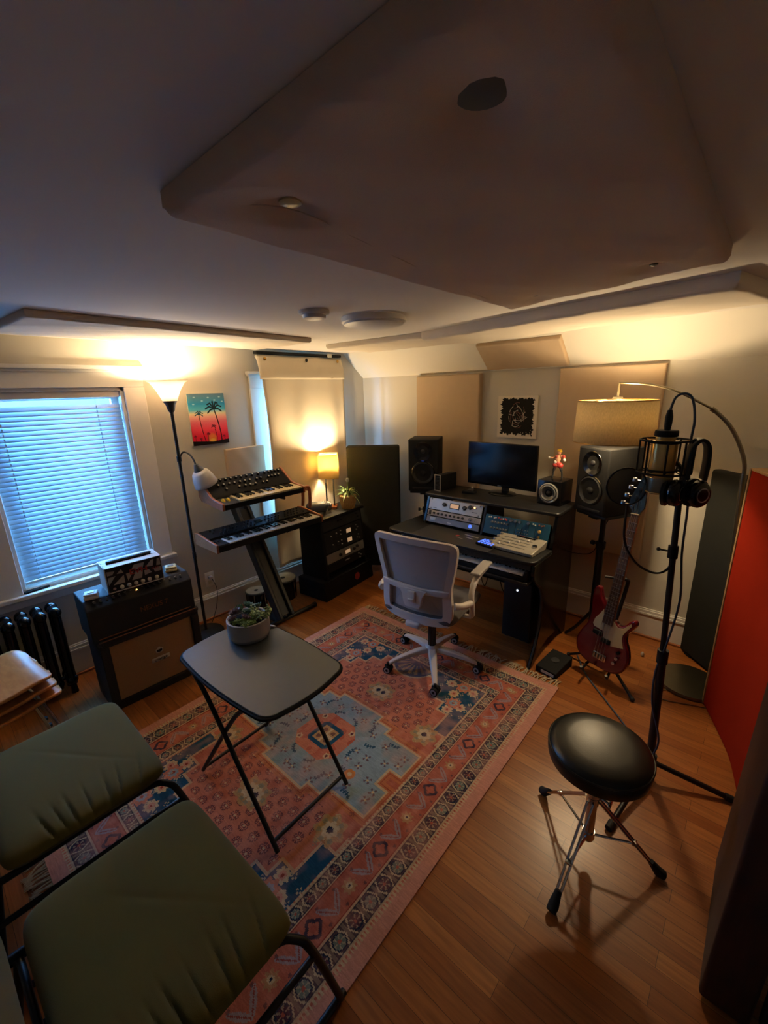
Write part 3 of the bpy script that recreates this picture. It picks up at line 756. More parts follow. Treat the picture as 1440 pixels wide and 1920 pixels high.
    # cream-sage palmettes beside the medallion
    for (a, b) in ((0.40, 0.33), (0.02, 0.44)):
        flower(a, b, 0.066, 'ochre', 'cream', 'navy', 7)
        rr = np.hypot(aX - a, aY - b); an = np.arctan2(aY - b, aX - a); put(F & (np.abs(rr - 0.048) < 0.009) & (np.cos(7 * an + 1) > 0.1), 'sage', 0.7)
    # central stepped medallion
    def stepped(k):
        return ((aX < 0.15 - k) & (aY < 0.285 - k)) | ((aX < 0.24 - k) & (aY < 0.245 - k)) | ((aX < 0.33 - k) & (aY < 0.19 - k)) | ((aX < 0.47 - k) & (aY < 0.20 - k) & (aY > 0.05 + k)) | ((aX < 0.40 - k) & (aY < 0.10))
    o3 = F & stepped(-0.035); put(o3, 'orange', 0.45); put(F & stepped(-0.006), 'cream', 0.9); med = F & stepped(0.004); put(med, 'blue'); put(med & (n1 > 0.5), 'sage', 0.35)
    put(F & (np.abs((stepped(-0.019).astype(int) - stepped(-0.015).astype(int))) > 0), 'brick', 0.7)
    inner = (aX < 0.145) & (aY < 0.135) & (aX + aY < 0.22); put(inner, 'coral2'); put(inner & (n2 > 0.55), 'coral')
    for (a, b) in ((0.105, 0.09),): flower(a, b, 0.016, 'cream', 'plum', 'plum', 5)
    sq = (aX < 0.075) & (aY < 0.075) & (aX + aY < 0.13); put(sq, 'teal'); sq2 = (aX < 0.052) & (aY < 0.052); put(sq2, 'ochre'); put(sq2 & ((aX < 0.006) | (aY < 0.006)), 'cream'); put(sq2 & (np.hypot(aX - 0.027, aY - 0.027) < 0.013), 'plum', 0.8)
    for (a, b, s_) in ((0.20, 0.03, 1), (0.27, 0.03, 1), (0.20, 0.155, 1), (0.09, 0.20, 1), (0.30, 0.14, 1), (0.42, 0.14, 1), (0.02, 0.235, 1), (0.36, 0.06, 1), (0.15, 0.235, 1), (0.42, 0.09, 1)):
        rr = np.hypot(aX - a, aY - b); an = np.arctan2(aY - b, aX - a)
        put(med & (rr < 0.020) & (np.cos(4 * an + a * 9) > 0.25), 'plum', 0.8); put(med & (rr < 0.006), 'cream')
    for (a, b, rot_) in ((0.235, 0.09, 0.4), (0.17, 0.19, 1.9), (0.33, 0.17, 0.2), (0.06, 0.165, 2.5), (0.18, 0.0, 1.2)):
        u_ = (aX - a) * math.cos(rot_) + (aY - b) * math.sin(rot_); v_ = -(aX - a) * math.sin(rot_) + (aY - b) * math.cos(rot_)
        put(med & (np.abs(v_ - u_ * u_ * 9) < 0.0065 * (1 + 0.5 * np.sign(np.sin(u_ * 420)))) & (np.abs(u_) < 0.030), 'teal', 0.95)
    put(med & (np.hypot(aX - 0.27, Y + 0.09) < 0.028) & (X > 0), 'orange'); put(med & (np.hypot(aX - 0.27, Y + 0.09) < 0.012) & (X > 0), 'cream')
    # small scattered marks
    for k in range(40):
        a, b = rnd.uniform(0, fa), rnd.uniform(0.2, fb)
        ok = F & ~sp & ~med & ~zone
        put(ok & (np.hypot(aX - a, aY - b) < 0.012) & (np.cos(4 * np.arctan2(aY - b, aX - a)) > 0.2), rnd.choice(['plum', 'sage', 'cream', 'brick']), 0.6)
    # wear: faded threads across the width
    rs = np.random.RandomState(9); th = rs.rand(ny, nx // 6 + 1).repeat(6, axis=1)[:, :nx]
    put(np.clip(n2 * 0.5 + n1 * 0.5 - 0.40, 0, 1) * 2.0, 'pink', 0.45)
    A *= (0.88 + 0.2 * th[..., None] + 0.12 * (n2[..., None] - 0.5))
    return np.clip(A, 0, 1)
RW, RH = 1.62, 2.27
rug = thing('area_rug', 'faded coral and teal patterned oriental rug with cream fringe under the tray table', 'rug', (-1.50, 1.15, 0.0), R(0.6))
wv = lambda X, Y: 0.0012 * np.sin(X * 9) * np.sin(Y * 7)
pattern_grid('pile', RW, RH, rug_array(RW, RH, 405, 568), attr_mat('rug pile', 0.95, 0.6), rug, 0.009, (0, 0, 0.0005), wave=wv)
for sgn in (1, -1):
    mb = MB(); rnd = random.Random(20 + sgn)
    x = -RW / 2 + 0.01
    while x < RW / 2 - 0.01:
        L = rnd.uniform(0.05, 0.085); a = rnd.uniform(-0.8, 0.8)
        p0 = Vector((x, sgn * (RH / 2 - 0.004), 0.006)); p1 = Vector((x + a * 0.02, sgn * (RH / 2 + L * 0.5), 0.007 + rnd.uniform(0, 0.004))); p2 = Vector((x + a * 0.05, sgn * (RH / 2 + L), 0.004))
        mb.tube([p0, p1, p2], [0.0035, 0.003, 0.0018], 5)
        for q in (-1, 1): mb.tube([p1, p2 + Vector((q * 0.008, 0, 0))], [0.0018, 0.001], 4)
        x += rnd.uniform(0.009, 0.014)
    f = mb.build('fringe', M['rug_edge'], rug); f['kind'] = 'stuff'

# ------------------------------------------------------------------ folding tray table with the succulent bowl
tt = thing('tray_table', 'dark slate folding tray table with rounded corners and crossed black legs on the rug', 'table', (-1.485, 0.815, 0.009), R(2))
def rounded_rect(w, h, r, bow=0.0, n=8):
    pts = []
    for (cx, cy, a0) in ((w / 2 - r, h / 2 - r, 0), (-w / 2 + r, h / 2 - r, 90), (-w / 2 + r, -h / 2 + r, 180), (w / 2 - r, -h / 2 + r, 270)):
        for k in range(n + 1):
            a = R(a0 + 90 * k / n); pts.append((cx + r * math.cos(a), cy + r * math.sin(a)))
    if bow:
        out = []
        for i, p in enumerate(pts):
            out.append(p); q = pts[(i + 1) % len(pts)]
            if math.hypot(q[0] - p[0], q[1] - p[1]) > 0.1:
                for k in range(1, 8):
                    t = k / 8; x = p[0] + (q[0] - p[0]) * t; y = p[1] + (q[1] - p[1]) * t; s_ = bow * 4 * t * (1 - t)
                    if abs(q[0] - p[0]) > abs(q[1] - p[1]): y += math.copysign(s_, y)
                    else: x += math.copysign(s_, x)
                    out.append((x, y))
        pts = out
    return pts
MB().prism(rounded_rect(0.66, 0.40, 0.065, 0.016), 0.628, 0.645).build('tabletop', M['tabletop'], tt, bev=0.003)
MB().tube([(x, y, 0.634) for x, y in rounded_rect(0.666, 0.406, 0.066, 0.016)], 0.007, 8, closed=True).build('edge_band', M['blackm'], tt)
for y in (-0.20, 0.185):
    s_ = 0.0 if y < 0 else 0.012
    MB().tube(spline([(-0.20, y + s_, 0.622), (-0.12, y + s_, 0.56), (0.0, y + s_, 0.415), (0.30, y, 0.012)], 8), 0.0095, 10).build('leg', M['black'], tt)
    MB().tube(spline([(0.20, y * 0.93, 0.622), (0.12, y * 0.93, 0.56), (0.0, y * 0.93, 0.415), (-0.30, y * 0.93, 0.012)], 8), 0.0095, 10).build('leg', M['black'], tt)
for (x, z, k) in ((0.275, 0.045, 1), (-0.275, 0.045, 0.93)):
    MB().tube([(x, -0.20 * k, z), (x, 0.185 * k, z)], 0.008, 10).build('crossbar', M['black'], tt)
pot = thing('succulent_bowl', 'white ribbed ceramic bowl of mixed succulents on the tray table', 'potted plant', (-1.685, 0.895, 0.654))
prof = [(0, 0.0), (0.072, 0.0), (0.088, 0.006), (0.094, 0.022)]
for k in range(8): prof += [(0.0965, 0.026 + k * 0.0085), (0.0945, 0.0302 + k * 0.0085)]
prof += [(0.0965, 0.098), (0.093, 0.101), (0.087, 0.099), (0.084, 0.085), (0, 0.085)]
MB().lathe(prof, 48).build('bowl', M['ceramic'], pot, angle=60)
MB().lathe([(0.085, 0.084), (0.05, 0.093), (0, 0.096)], 24).build('soil', M['soil'], pot)
def rosette(c, r, n, m, tilt=0.6, rot=(0, 0, 0)):
    mb = MB(); Mx = TR(c, rot)
    for ring in range(4):
        k = n - ring * 2; rr = r * (1 - ring * 0.22); el = tilt + ring * 0.3
        for i in range(max(k, 3)):
            a = 2 * PI * (i + 0.5 * ring) / max(k, 3)
            L = rr; w = rr * 0.34
            pts = [(0, 0, 0), (w * 0.6, L * 0.4, 0.002), (w, L * 0.75, 0.0), (0, L, 0.004), (-w, L * 0.75, 0), (-w * 0.6, L * 0.4, 0.002), (0, L * 0.6, -0.005), (0, L * 0.55, 0.006)]
            T_ = Mx @ Matrix.Rotation(a, 4, 'Z') @ Matrix.Rotation(el, 4, 'X')
            mb.add(pts, [(0, 1, 7), (1, 2, 7), (2, 3, 7), (3, 4, 7), (4, 5, 7), (5, 0, 7), (1, 0, 6), (2, 1, 6), (3, 2, 6), (4, 3, 6), (5, 4, 6), (0, 5, 6)], T_)
    return mb.build('succulent', m, pot)
rnd = random.Random(4)
for (x, y, z, r, m_) in ((-0.052, -0.028, 0.105, 0.040, 'leaf3'), (-0.02, -0.06, 0.10, 0.032, 'leaf3'), (-0.045, 0.03, 0.118, 0.038, 'leaf2'), (0.0, 0.0, 0.115, 0.032, 'leaf2'), (0.0, 0.052, 0.12, 0.036, 'leaf2'), (0.03, -0.03, 0.11, 0.03, 'leaf3'), (-0.066, 0.002, 0.112, 0.028, 'leaf')):
    rosette((x, y, z), r, 10, M[m_], rot=(rnd.uniform(-.4, .4), rnd.uniform(-.4, .4), rnd.uniform(0, 3)))
def sprig_clump(cx, cy, n, rad, hgt, m, leafs=10, parent=None, name='foliage', ls=0.012, z0=0.09):
    mb = MB()
    for k in range(n):
        a = rnd.uniform(0, 6.28); q = rad * math.sqrt(rnd.random()); x, y = cx + q * math.cos(a), cy + q * math.sin(a)
        dx, dy = rnd.uniform(-.35, .35) + (x - cx) * 6, rnd.uniform(-.35, .35) + (y - cy) * 6; h_ = hgt * rnd.uniform(0.6, 1.1)
        mb.tube([(x, y, z0), (x + dx * h_ * .5, y + dy * h_ * .5, z0 + h_ * .6), (x + dx * h_, y + dy * h_, z0 + h_)], 0.0012, 4)
        for i in range(leafs):
            t = 0.3 + 0.7 * i / leafs; c = Vector((x + dx * h_ * t, y + dy * h_ * t, z0 + h_ * t)); aa = i * 2.4
            mb.ball((c.x + math.cos(aa) * ls * .7, c.y + math.sin(aa) * ls * .7, c.z), ls * 0.5, (1.5, 0.7, 0.45), 6, (0.3, 0.2, aa))
    return mb.build(name, m, parent)
sprig_clump(0.045, -0.035, 20, 0.032, 0.035, M['leaf4'], 10, pot, 'succulent', 0.010)
sprig_clump(0.035, 0.035, 16, 0.034, 0.055, M['variegated'], 10, pot, 'succulent', 0.013)
sprig_clump(0.0, -0.065, 8, 0.018, 0.02, M['leaf4'], 7, pot, 'succulent', 0.008)
clp = MB().rbox((0, 0, 0.006), (0.030, 0.013, 0.011), 0.004).build('white_clip', M['white']); clp.location = (-1.663, 1.005, 0.654); clp.rotation_euler = (0, 0, 0.5)
tag(clp, 'tiny white plastic clip near the far corner of the tray table', 'clip')

# ------------------------------------------------------------------ green sled chairs
def cushion(w, d, t, seed=1, pleat=0.0, pleat_side=1):
    mb = MB(); nu, nv = 60, 110
    rn = random.Random(seed); ph = [rn.uniform(0, 6) for _ in range(8)]
    def f(u, v, top):
        x = (u - 0.5) * w; y = (v - 0.5) * d
        ex = 1 - abs(2 * u - 1) ** 9; ey = 1 - abs(2 * v - 1) ** 9
        k = max(0, ex) ** 0.5 * max(0, ey) ** 0.5
        cr = 0.03   # round corners in plan
        x *= 1 - 0.06 * (abs(2 * v - 1) ** 9); y *= 1 - 0.06 * (abs(2 * u - 1) ** 9)
        z = (t * 0.5) * k
        if top:
            z += 0.004 * math.sin(x * 8 + ph[0]) * math.sin(y * 7 + ph[1]) * k
            e = (u if pleat_side > 0 else 1 - u)
            band = math.exp(-((e - 0.93) / 0.13) ** 2) * (0.2 + 0.8 * k)
            s_ = 0
            for i, (c, wd, am) in enumerate(((0.25, 0.012, 1), (0.33, 0.010, 0.8), (0.40, 0.012, 1.1), (0.50, 0.010, 0.7), (0.62, 0.014, 1.0), (0.70, 0.010, 0.8), (0.84, 0.012, 0.9))):
                cc = c + (e - 0.9) * (0.5 - c) * 0.9
                s_ -= am * math.exp(-((v - cc) / wd) ** 2)
            z += pleat * band * s_
            z -= 0.0022 * math.exp(-((v - 0.5 - 0.9 * (u - 0.4)) / 0.02) ** 2) * math.exp(-((u - 0.5) / 0.3) ** 2)
        return (x, y, z if top else -z)
    mb.grid(lambda u, v: f(u, v, True), nu, nv); mb.grid(lambda u, v: f(1 - u, v, False), nu, nv)
    return mb
def green_chair(label, loc, rz, seed):
    t = thing('cushioned_chair', label, 'chair', loc, rz, 'olive green cushioned chairs in the foreground')
    # local: +y is the front of the seat
    s_ = cushion(0.585, 0.47, 0.070, seed, 0.011).build('seat_cushion', M['green'], t); s_.location = (0, 0, 0.425)
    b_ = cushion(0.585, 0.40, 0.085, seed + 5, 0.010).build('back_cushion', M['green'], t); b_.location = (0, -0.335, 0.635); b_.rotation_euler = (R(102), 0, 0)
    for sx in (-1, 1):
        x = sx * 0.30
        MB().tube(spline([(x * 0.86, -0.42, 0.80), (x * 0.86, -0.36, 0.60), (x * 0.84, -0.29, 0.40), (x * 0.82, -0.25, 0.374), (x * 0.82, 0.0, 0.374), (x * 0.84, 0.17, 0.378), (x * 0.95, 0.225, 0.372), (x * 1.03, 0.255, 0.31), (x * 1.06, 0.32, 0.05), (x * 1.05, 0.325, 0.018), (x * 1.04, 0.29, 0.011), (x * 1.03, -0.30, 0.011), (x * 1.03, -0.34, 0.02)], 6), 0.011, 10).build('side_frame', M['black'], t)
        MB().tube([(x * 1.035, 0.262, 0.295), (x * 1.03, -0.30, 0.290)], 0.0095, 10).build('side_rail', M['black'], t)
        MB().tube([(x * 0.84, -0.25, 0.37), (x * 1.03, -0.31, 0.012)], 0.010, 10).build('rear_leg', M['black'], t)
    for y, z in ((0.15, 0.370), (-0.25, 0.365), (-0.40, 0.76)):
        MB().tube([(-0.245, y, z), (0.245, y, z)], 0.009, 10).build('cross_tube', M['black'], t)
    return t
green_chair('olive green cushioned chair beside the stacked plywood chairs, farther of the two', (-1.735, 0.150, 0.009), R(0), 3)
green_chair('nearest olive green cushioned chair with black tube frame at the bottom left corner', (-0.990, 0.165, 0.009), R(1.5), 8)

# ------------------------------------------------------------------ plywood shell chairs, stacked
def shell_mesh():
    mb = MB()
    # side profile along y: front lip, seat, curve, back
    prof = spline([(0.232, -0.030), (0.212, -0.008), (0.165, 0.003), (0.05, -0.012), (-0.08, -0.012), (-0.15, 0.012), (-0.19, 0.075), (-0.215, 0.17), (-0.235, 0.27)], 6)
    n = len(prof) - 1
    def f(u, v):
        i = v * n; k = min(int(i), n - 1); fr = i - k
        y = prof[k][0] * (1 - fr) + prof[k + 1][0] * fr; z = prof[k][1] * (1 - fr) + prof[k + 1][1] * fr
        s_ = v
        w = 0.205 if s_ < 0.45 else (0.205 - 0.095 * math.sin(min(1, (s_ - 0.45) / 0.2) * PI / 2) if s_ < 0.65 else 0.11 + 0.09 * math.sin(min(1, (s_ - 0.65) / 0.2) * PI / 2))
        w *= math.sqrt(max(0.03, 1 - max(0, (0.30 - s_) / 0.315) ** 2.6)) * (1 - 0.35 * max(0, (s_ - 0.90) / 0.10) ** 2)
        x = (2 * u - 1) * w
        lift = 0.014 * abs(2 * u - 1) ** 2.5
        if s_ < 0.5: z += lift
        else: y += lift
        return (x, y, z)
    mb.grid(f, 24, 54); return mb
def shell_chair(label, loc, rz):
    t = thing('plywood_chair', label, 'chair', loc, rz, 'stacked plywood shell chairs by the radiator')
    s_ = shell_mesh().build('seat_shell', M['plywood'], t, solid=0.011); s_.location = (0, 0, 0.45)
    for sx in (-1, 1):
        for sy in (-1, 1):
            MB().tube(spline([(0.03 * sx, 0.02 * sy, 0.425), (0.13 * sx, 0.10 * sy - 0.01, 0.425), (0.165 * sx, 0.145 * sy, 0.40), (0.235 * sx, (0.235 if sy > 0 else 0.25) * sy, 0.01)], 6), 0.008, 10).build('leg', M['chrome'], t)
            MB().cyl((0.235 * sx, 0.243 * sy, 0.0), (0.233 * sx, 0.241 * sy, 0.016), 0.011).build('rubber_foot', M['rubber'], t)
    MB().lathe([(0.06, 0.42), (0.06, 0.432), (0, 0.432)], 20).build('hub_plate', M['dgrey'], t)
    return t
sh = [('bottom plywood shell chair of the stack beside the radiator', 0), ('middle plywood shell chair of the stack beside the radiator', 1), ('topmost plywood shell chair of the stack beside the radiator', 2)]
first = None
for lab, k in sh:
    if first is None:
        first = shell_chair(lab, (-2.40, 0.0, 0.0), R(8)); o = first
    else:
        o = copy_tree(first); o['label'] = lab; o.location = (-2.40, 0.0 - 0.010 * k, 0.048 * k)

# ------------------------------------------------------------------ cast iron radiator
rd = thing('radiator', 'black cast iron radiator under the left window behind the stacked chairs', 'radiator', (-3.03, -0.02, 0))
sec = MB()
for q in (-0.05, 0.05):
    sec.tube(spline([(q, 0, 0.06), (q, 0, 0.3), (q, 0, 0.54)], 4), 0.024, 12)
    sec.ball((q, 0, 0.545), 0.034, (1.0, 0.95, 1.0), 14); sec.ball((q, 0, 0.09), 0.034, (1, 0.95, 1), 14)
sec.cyl((-0.05, 0, 0.545), (0.05, 0, 0.545), 0.026, seg=12); sec.cyl((-0.05, 0, 0.09), (0.05, 0, 0.09), 0.026, seg=12)
s0 = sec.build('section', M['blackg'], rd); s0.location = (0, 0.40, 0)
for k in range(1, 12):
    o = link_copy(s0, rd, loc=(0, 0.40 - 0.072 * k, 0))
for y in (0.40, -0.39):
    for q in (-0.05, 0.05): MB().cyl((q, y, 0), (q, y, 0.07), 0.02, 0.014, seg=12).build('foot', M['blackg'], rd)
MB().cyl((0, -0.42, 0.09), (0, 0.43, 0.09), 0.012).build('tie_pipe', M['blackg'], rd)

# ------------------------------------------------------------------ amplifier stack
cab = thing('speaker_cabinet', 'black guitar speaker cabinet with tan grille cloth standing on the floor under the window', 'speaker cabinet', (-2.72, 0.755, 0), R(88.5))
W_, D_, H_ = 0.55, 0.29, 0.452         # local: x along the front, -y front... front is local -y
mb = MB(); t_ = 0.045
mb.span((-W_ / 2, -0.15, 0), (W_ / 2, 0.14, t_)); mb.span((-W_ / 2, -0.15, H_ - t_), (W_ / 2, 0.14, H_)); mb.span((-W_ / 2, -0.15, t_), (-W_ / 2 + t_, 0.14, H_ - t_)); mb.span((W_ / 2 - t_, -0.15, t_), (W_ / 2, 0.14, H_ - t_)); mb.span((-W_ / 2 + t_, -0.12, t_), (W_ / 2 - t_, 0.12, H_ - t_))
mb.build('shell', M['tolex'], cab, bev=0.004)
MB().span((-W_ / 2 + t_ + 0.002, -0.132, t_ + 0.002), (W_ / 2 - t_ - 0.002, -0.121, H_ - t_ - 0.002)).build('grille', M['tan'], cab)
mb = MB()
for sx in (-1, 1):
    for z in (0.012, H_ - 0.012):
        MB().ball((sx * (W_ / 2 - 0.010), -0.14, z), 0.021, (0.9, 0.9, 0.9), 10).build('corner_guard', M['dgrey'], cab)
MB().rbox((0.02, -0.135, 0.205), (0.105, 0.004, 0.028), 0.002).build('name_plate', M['cream'], cab)
text('orange', 0.026, cab, (0.02, -0.1376, 0.205), (R(90), 0, 0), M['black'], 'lettering', sx=1.05)
crest = MB()
crest.prism([(-0.019, -0.016), (0, -0.020), (0.019, -0.016), (0.022, 0.006), (0.010, 0.010), (0.006, 0.020), (0, 0.016), (-0.006, 0.020), (-0.010, 0.010), (-0.022, 0.006)], 0, 0.002, TR((0.02, -0.1325, 0.262), (R(90), 0, 0)))
crest.build('crest', M['cream'], cab); cr2 = MB()
cr2.prism([(-0.014, -0.011), (0, -0.014), (0.014, -0.011), (0.015, 0.003), (-0.015, 0.003)], 0, 0.001, TR((0.02, -0.1347, 0.262), (R(90), 0, 0))); cr2.build('crest_shield', M['black'], cab)
MB().tube([(-W_ / 2 + 0.004, -0.151, H_ - 0.002), (W_ / 2 - 0.004, -0.151, H_ - 0.002)], 0.003, 6).build('edge_piping', M['orange'], cab)
amp = thing('amplifier_head', 'black guitar amplifier head with orange lettering on top of the tan grille cabinet', 'amplifier', (-2.705, 0.742, H_ + 0.002), R(88.5))
AW, AH = 0.565, 0.238
mb = MB(); mb.prism([(-0.125, 0.0), (0.125, 0.0), (0.125, AH), (-0.075, AH), (-0.125, AH - 0.045)], -AW / 2, AW / 2, Matrix(((0, 0, 1, 0), (1, 0, 0, 0), (0, 1, 0, 0), (0, 0, 0, 1))))
mb.build('case', M['tolex'], amp, bev=0.006)
for sx in (-1, 1):
    for y in (-0.09, 0.09): MB().cyl((sx * 0.24, y, -0.002), (sx * 0.24, y, 0.004), 0.014).build('foot', M['rubber'], amp)
sl_a = math.atan2(0.045, 0.05)
kn = MB(); 
kn.cyl((0, 0, 0), (0, 0, 0.012), 0.007, 0.006, 14)
k0 = None
for i in range(16):
    x = -0.235 + i * 0.031
    if i in (6, 12): continue
    loc = (x, -0.104, AH - 0.018)
    if k0 is None: k0 = kn.build('knob', M['dgrey'], amp); k0.location = loc; k0.rotation_euler = (R(48), 0, 0)
    else: link_copy(k0, amp, loc, (R(48), 0, 0))
mk = MB()
for i in range(16):
    mk.box((-0.235 + i * 0.031, -0.098, AH - 0.006), (0.009, 0.003, 0.002), (R(42), 0, 0))
mk.build('panel_mark', M['silver'], amp)
MB().ball((-0.02, -0.108, AH - 0.012), 0.006).build('pilot_lamp', M['ledamber'], amp)
text('NEXUS 7', 0.042, amp, (0.05, -0.126, 0.105), (R(90), 0, 0), M['orange'], 'lettering', sx=0.95)
MB().tube([(-AW / 2 + 0.03, -0.124, 0.012), (AW / 2 - 0.03, -0.124, 0.012)], 0.004, 8).build('front_piping', M['orange'], amp)
ev = thing('small_amplifier', 'small white lunchbox amplifier head with a black striped front standing on the larger head', 'amplifier', (-2.685, 0.735, H_ + AH + 0.004), R(86))
EW, ED, EH = 0.295, 0.165, 0.155
for sx in (-1, 1):
    for y in (-0.06, 0.06): MB().cyl((sx * 0.12, y, -0.002), (sx * 0.12, y, 0.006), 0.010).build('foot', M['rubber'], ev)
mb = MB(); th = 0.006
mb.span((-EW / 2, -ED / 2, 0.004), (EW / 2, ED / 2, 0.012)); mb.span((-EW / 2, -ED / 2, 0.012), (-EW / 2 + th, ED / 2, EH)); mb.span((EW / 2 - th, -ED / 2, 0.012), (EW / 2, ED / 2, EH))
mb.span((-EW / 2 + th, -ED / 2, EH - th), (EW / 2 - th, -0.018, EH)); mb.span((-EW / 2 + th, 0.018, EH - th), (EW / 2 - th, ED / 2, EH)); mb.span((-EW / 2 + th, -0.018, EH - th), (-EW / 2 + 0.03, 0.018, EH)); mb.span((EW / 2 - 0.03, -0.018, EH - th), (EW / 2 - th, 0.018, EH))
mb.span((-EW / 2 + th, ED / 2 - 0.004, 0.012), (EW / 2 - th, ED / 2, EH - th))
mb.build('case', M['white'], ev, bev=0.002)
MB().rbox((0, 0, EH + 0.010), (EW - 0.06, 0.024, 0.010), 0.004).build('handle', M['dgrey'], ev)
MB().span((-EW / 2 + th, -ED / 2 + 0.010, 0.012), (EW / 2 - th, ED / 2 - 0.008, EH - 0.02)).build('inner_chassis', M['blackm'], ev)
fr = MB().span((-EW / 2 + th, -ED / 2 - 0.001, 0.012), (EW / 2 - th, -ED / 2 + 0.009, EH - 0.002)).build('front_panel', M['black'], ev)
yF = -ED / 2 - 0.0022
def stripe_poly(pts): return [(p[0] * (EW / 2 - 0.012), 0.055 + p[1] * (EH - 0.066)) for p in pts]
mb = MB(); mm = Matrix(((1, 0, 0, 0), (0, 0, -1, yF + 0.001), (0, 1, 0, 0), (0, 0, 0, 1)))
for poly in (((-1, 0.05), (-1, 0.52), (-0.72, 0.55)), ((-1, 0.66), (-1, 0.92), (-0.72, 0.86), (-0.82, 0.66)), ((-0.85, 0.0), (-0.42, 0.5), (-0.42, 0.0)), ((-0.66, 0.66), (-0.48, 0.90), (-0.42, 0.62)), ((-0.3, 0.05), (-0.34, 0.52), (-0.05, 0.55)), ((-0.16, 0.0), (0.02, 0.5), (0.30, 0.48), (0.22, 0.0)),
             ((-0.1, 0.72), (0.0, 0.96), (0.40, 0.96), (0.3, 0.62), (0.0, 0.62)), ((0.42, 0.62), (0.66, 0.98), (0.76, 0.98), (0.70, 0.58)), ((0.84, 0.55), (0.90, 0.98), (1, 0.98), (1, 0.52)), ((0.34, 0.42), (0.52, 0.42), (0.62, 0.18), (0.34, 0.1)), ((0.70, 0.40), (1, 0.42), (1, 0.14), (0.74, 0.14))):
    mb.prism([((p[0]) * (EW / 2 - 0.010), 0.050 + p[1] * (EH - 0.062)) for p in poly], 0, 0.0012, mm)
mb.build('stripe_pattern', M['greyplastic'], ev)
text('EVH', 0.042, ev, (0.018, yF - 0.0015, 0.100), (R(90), 0, 0), M['pinkred'], 'lettering', sx=1.25, bold=0.001)
text('5150', 0.020, ev, (0.105, yF - 0.0015, 0.088), (R(90), 0, 0), M['pinkred'], 'lettering')
k0 = None
for i, x in enumerate((-0.078, -0.042, -0.006, 0.030, 0.066, 0.106)):
    if k0 is None:
        k0 = MB().lathe([(0.011, 0), (0.011, 0.005), (0.0085, 0.008), (0.0075, 0.017), (0, 0.018)], 18).build('knob', M['cream'], ev); k0.location = (x, yF, 0.030); k0.rotation_euler = (R(90), 0, 0)
    else: link_copy(k0, ev, (x, yF, 0.030), (R(90), 0, 0))
MB().cyl((-0.115, yF, 0.030), (-0.115, yF - 0.004, 0.030), 0.008).build('input_jack', M['chrome'], ev)
def pod(label, loc, m):
    p = thing('plastic_case', label, 'small case', loc, R(70))
    MB().rbox((0, 0, 0.011), (0.070, 0.066, 0.022), 0.010).build('base', m, p)
    MB().rbox((0, 0, 0.029), (0.066, 0.062, 0.012), 0.006).build('lid', m, p)
    MB().rbox((0, 0, 0.0365), (0.034, 0.030, 0.004), 0.002).build('raised_key', M['silver'], p)
pod('white plastic case on the left end of the amplifier head, bluish in the window light', (-2.655, 0.510, H_ + AH + 0.0035), M['white'])
pod('yellowish plastic case on the right end of the amplifier head', (-2.690, 0.955, H_ + AH + 0.0035), M['ivory'])
sc = MB().rbox((0, 0, 0.006), (0.03, 0.13, 0.012), 0.004).build('dark_wallet', M['blackm']); sc.location = (XW - 0.0, 0.35, W1[2] - 0.018); sc.rotation_euler = (0, 0, 0.15)
tag(sc, 'small dark object lying at the left end of the window sill', 'sill clutter')

# ------------------------------------------------------------------ torch floor lamp with reading arm
fl = thing('torch_lamp', 'tall black torch floor lamp with a lit frosted bowl and an unlit reading arm', 'floor lamp', (-2.985, 1.235, 0))
MB().lathe([(0, 0), (0.125, 0), (0.128, 0.008), (0.12, 0.018), (0.04, 0.026), (0.016, 0.034), (0, 0.034)], 40).build('base', M['black'], fl)
MB().cyl((0, 0, 0.03), (0, 0, 1.665), 0.0105).build('pole', M['black'], fl)
co.parent = fl; co.location = (2.985, -1.235, 0)
MB().cyl((0, 0, 0.62), (0, 0, 0.66), 0.013).build('pole_joint', M['black'], fl)
MB().lathe([(0.012, 1.65), (0.022, 1.665), (0.030, 1.70), (0.044, 1.722), (0.044, 1.727), (0, 1.727)], 32).build('socket_cup', M['dgrey'], fl)
MB().lathe([(0.043, 1.725), (0.056, 1.758), (0.076, 1.80), (0.105, 1.843), (0.125, 1.852)], 48).build('bowl', M['bowl'], fl, solid=0.003)
MB().ball((0, 0, 1.775), 0.026, (1, 1, 1.2), 16).build('bulb', emit_mat('lit bulb', (1.0, 0.72, 0.42), 6.0), fl)
lamp_light('bulb_light', 'POINT', (0, 0, 1.815), TORCH_W, WARM, 0.03, fl)
MB().tube(spline([(0, 0, 1.345), (0.01, 0.03, 1.385), (0.045, 0.055, 1.370), (0.078, 0.064, 1.332), (0.09, 0.066, 1.30)], 8), 0.006, 10).build('gooseneck', M['black'], fl)
MB().cyl((0, 0, 1.325), (0, 0, 1.36), 0.016).build('arm_collar', M['black'], fl)
Tm = TR((0.09, 0.066, 1.305), (R(202), R(4), 0))
MB().lathe([(0, 0), (0.012, 0.0), (0.022, 0.02), (0.036, 0.055), (0.036, 0.06), (0, 0.06)], 28, Tm).build('reading_socket', M['mgrey'], fl)
MB().lathe([(0.034, 0.05), (0.056, 0.07), (0.070, 0.11), (0.075, 0.14), (0.080, 0.162)], 40, Tm).build('reading_shade', M['plasticwhite'], fl, solid=0.003)
mb = MB()
for r_ in (0.02, 0.035, 0.05): mb.tube([(Tm @ Vector((r_ * math.cos(a), r_ * math.sin(a), 0.148))) for a in np.linspace(0, 2 * PI, 20)[:-1]], 0.0012, 5, closed=True)
mb.build('shade_grid', M['white'], fl)

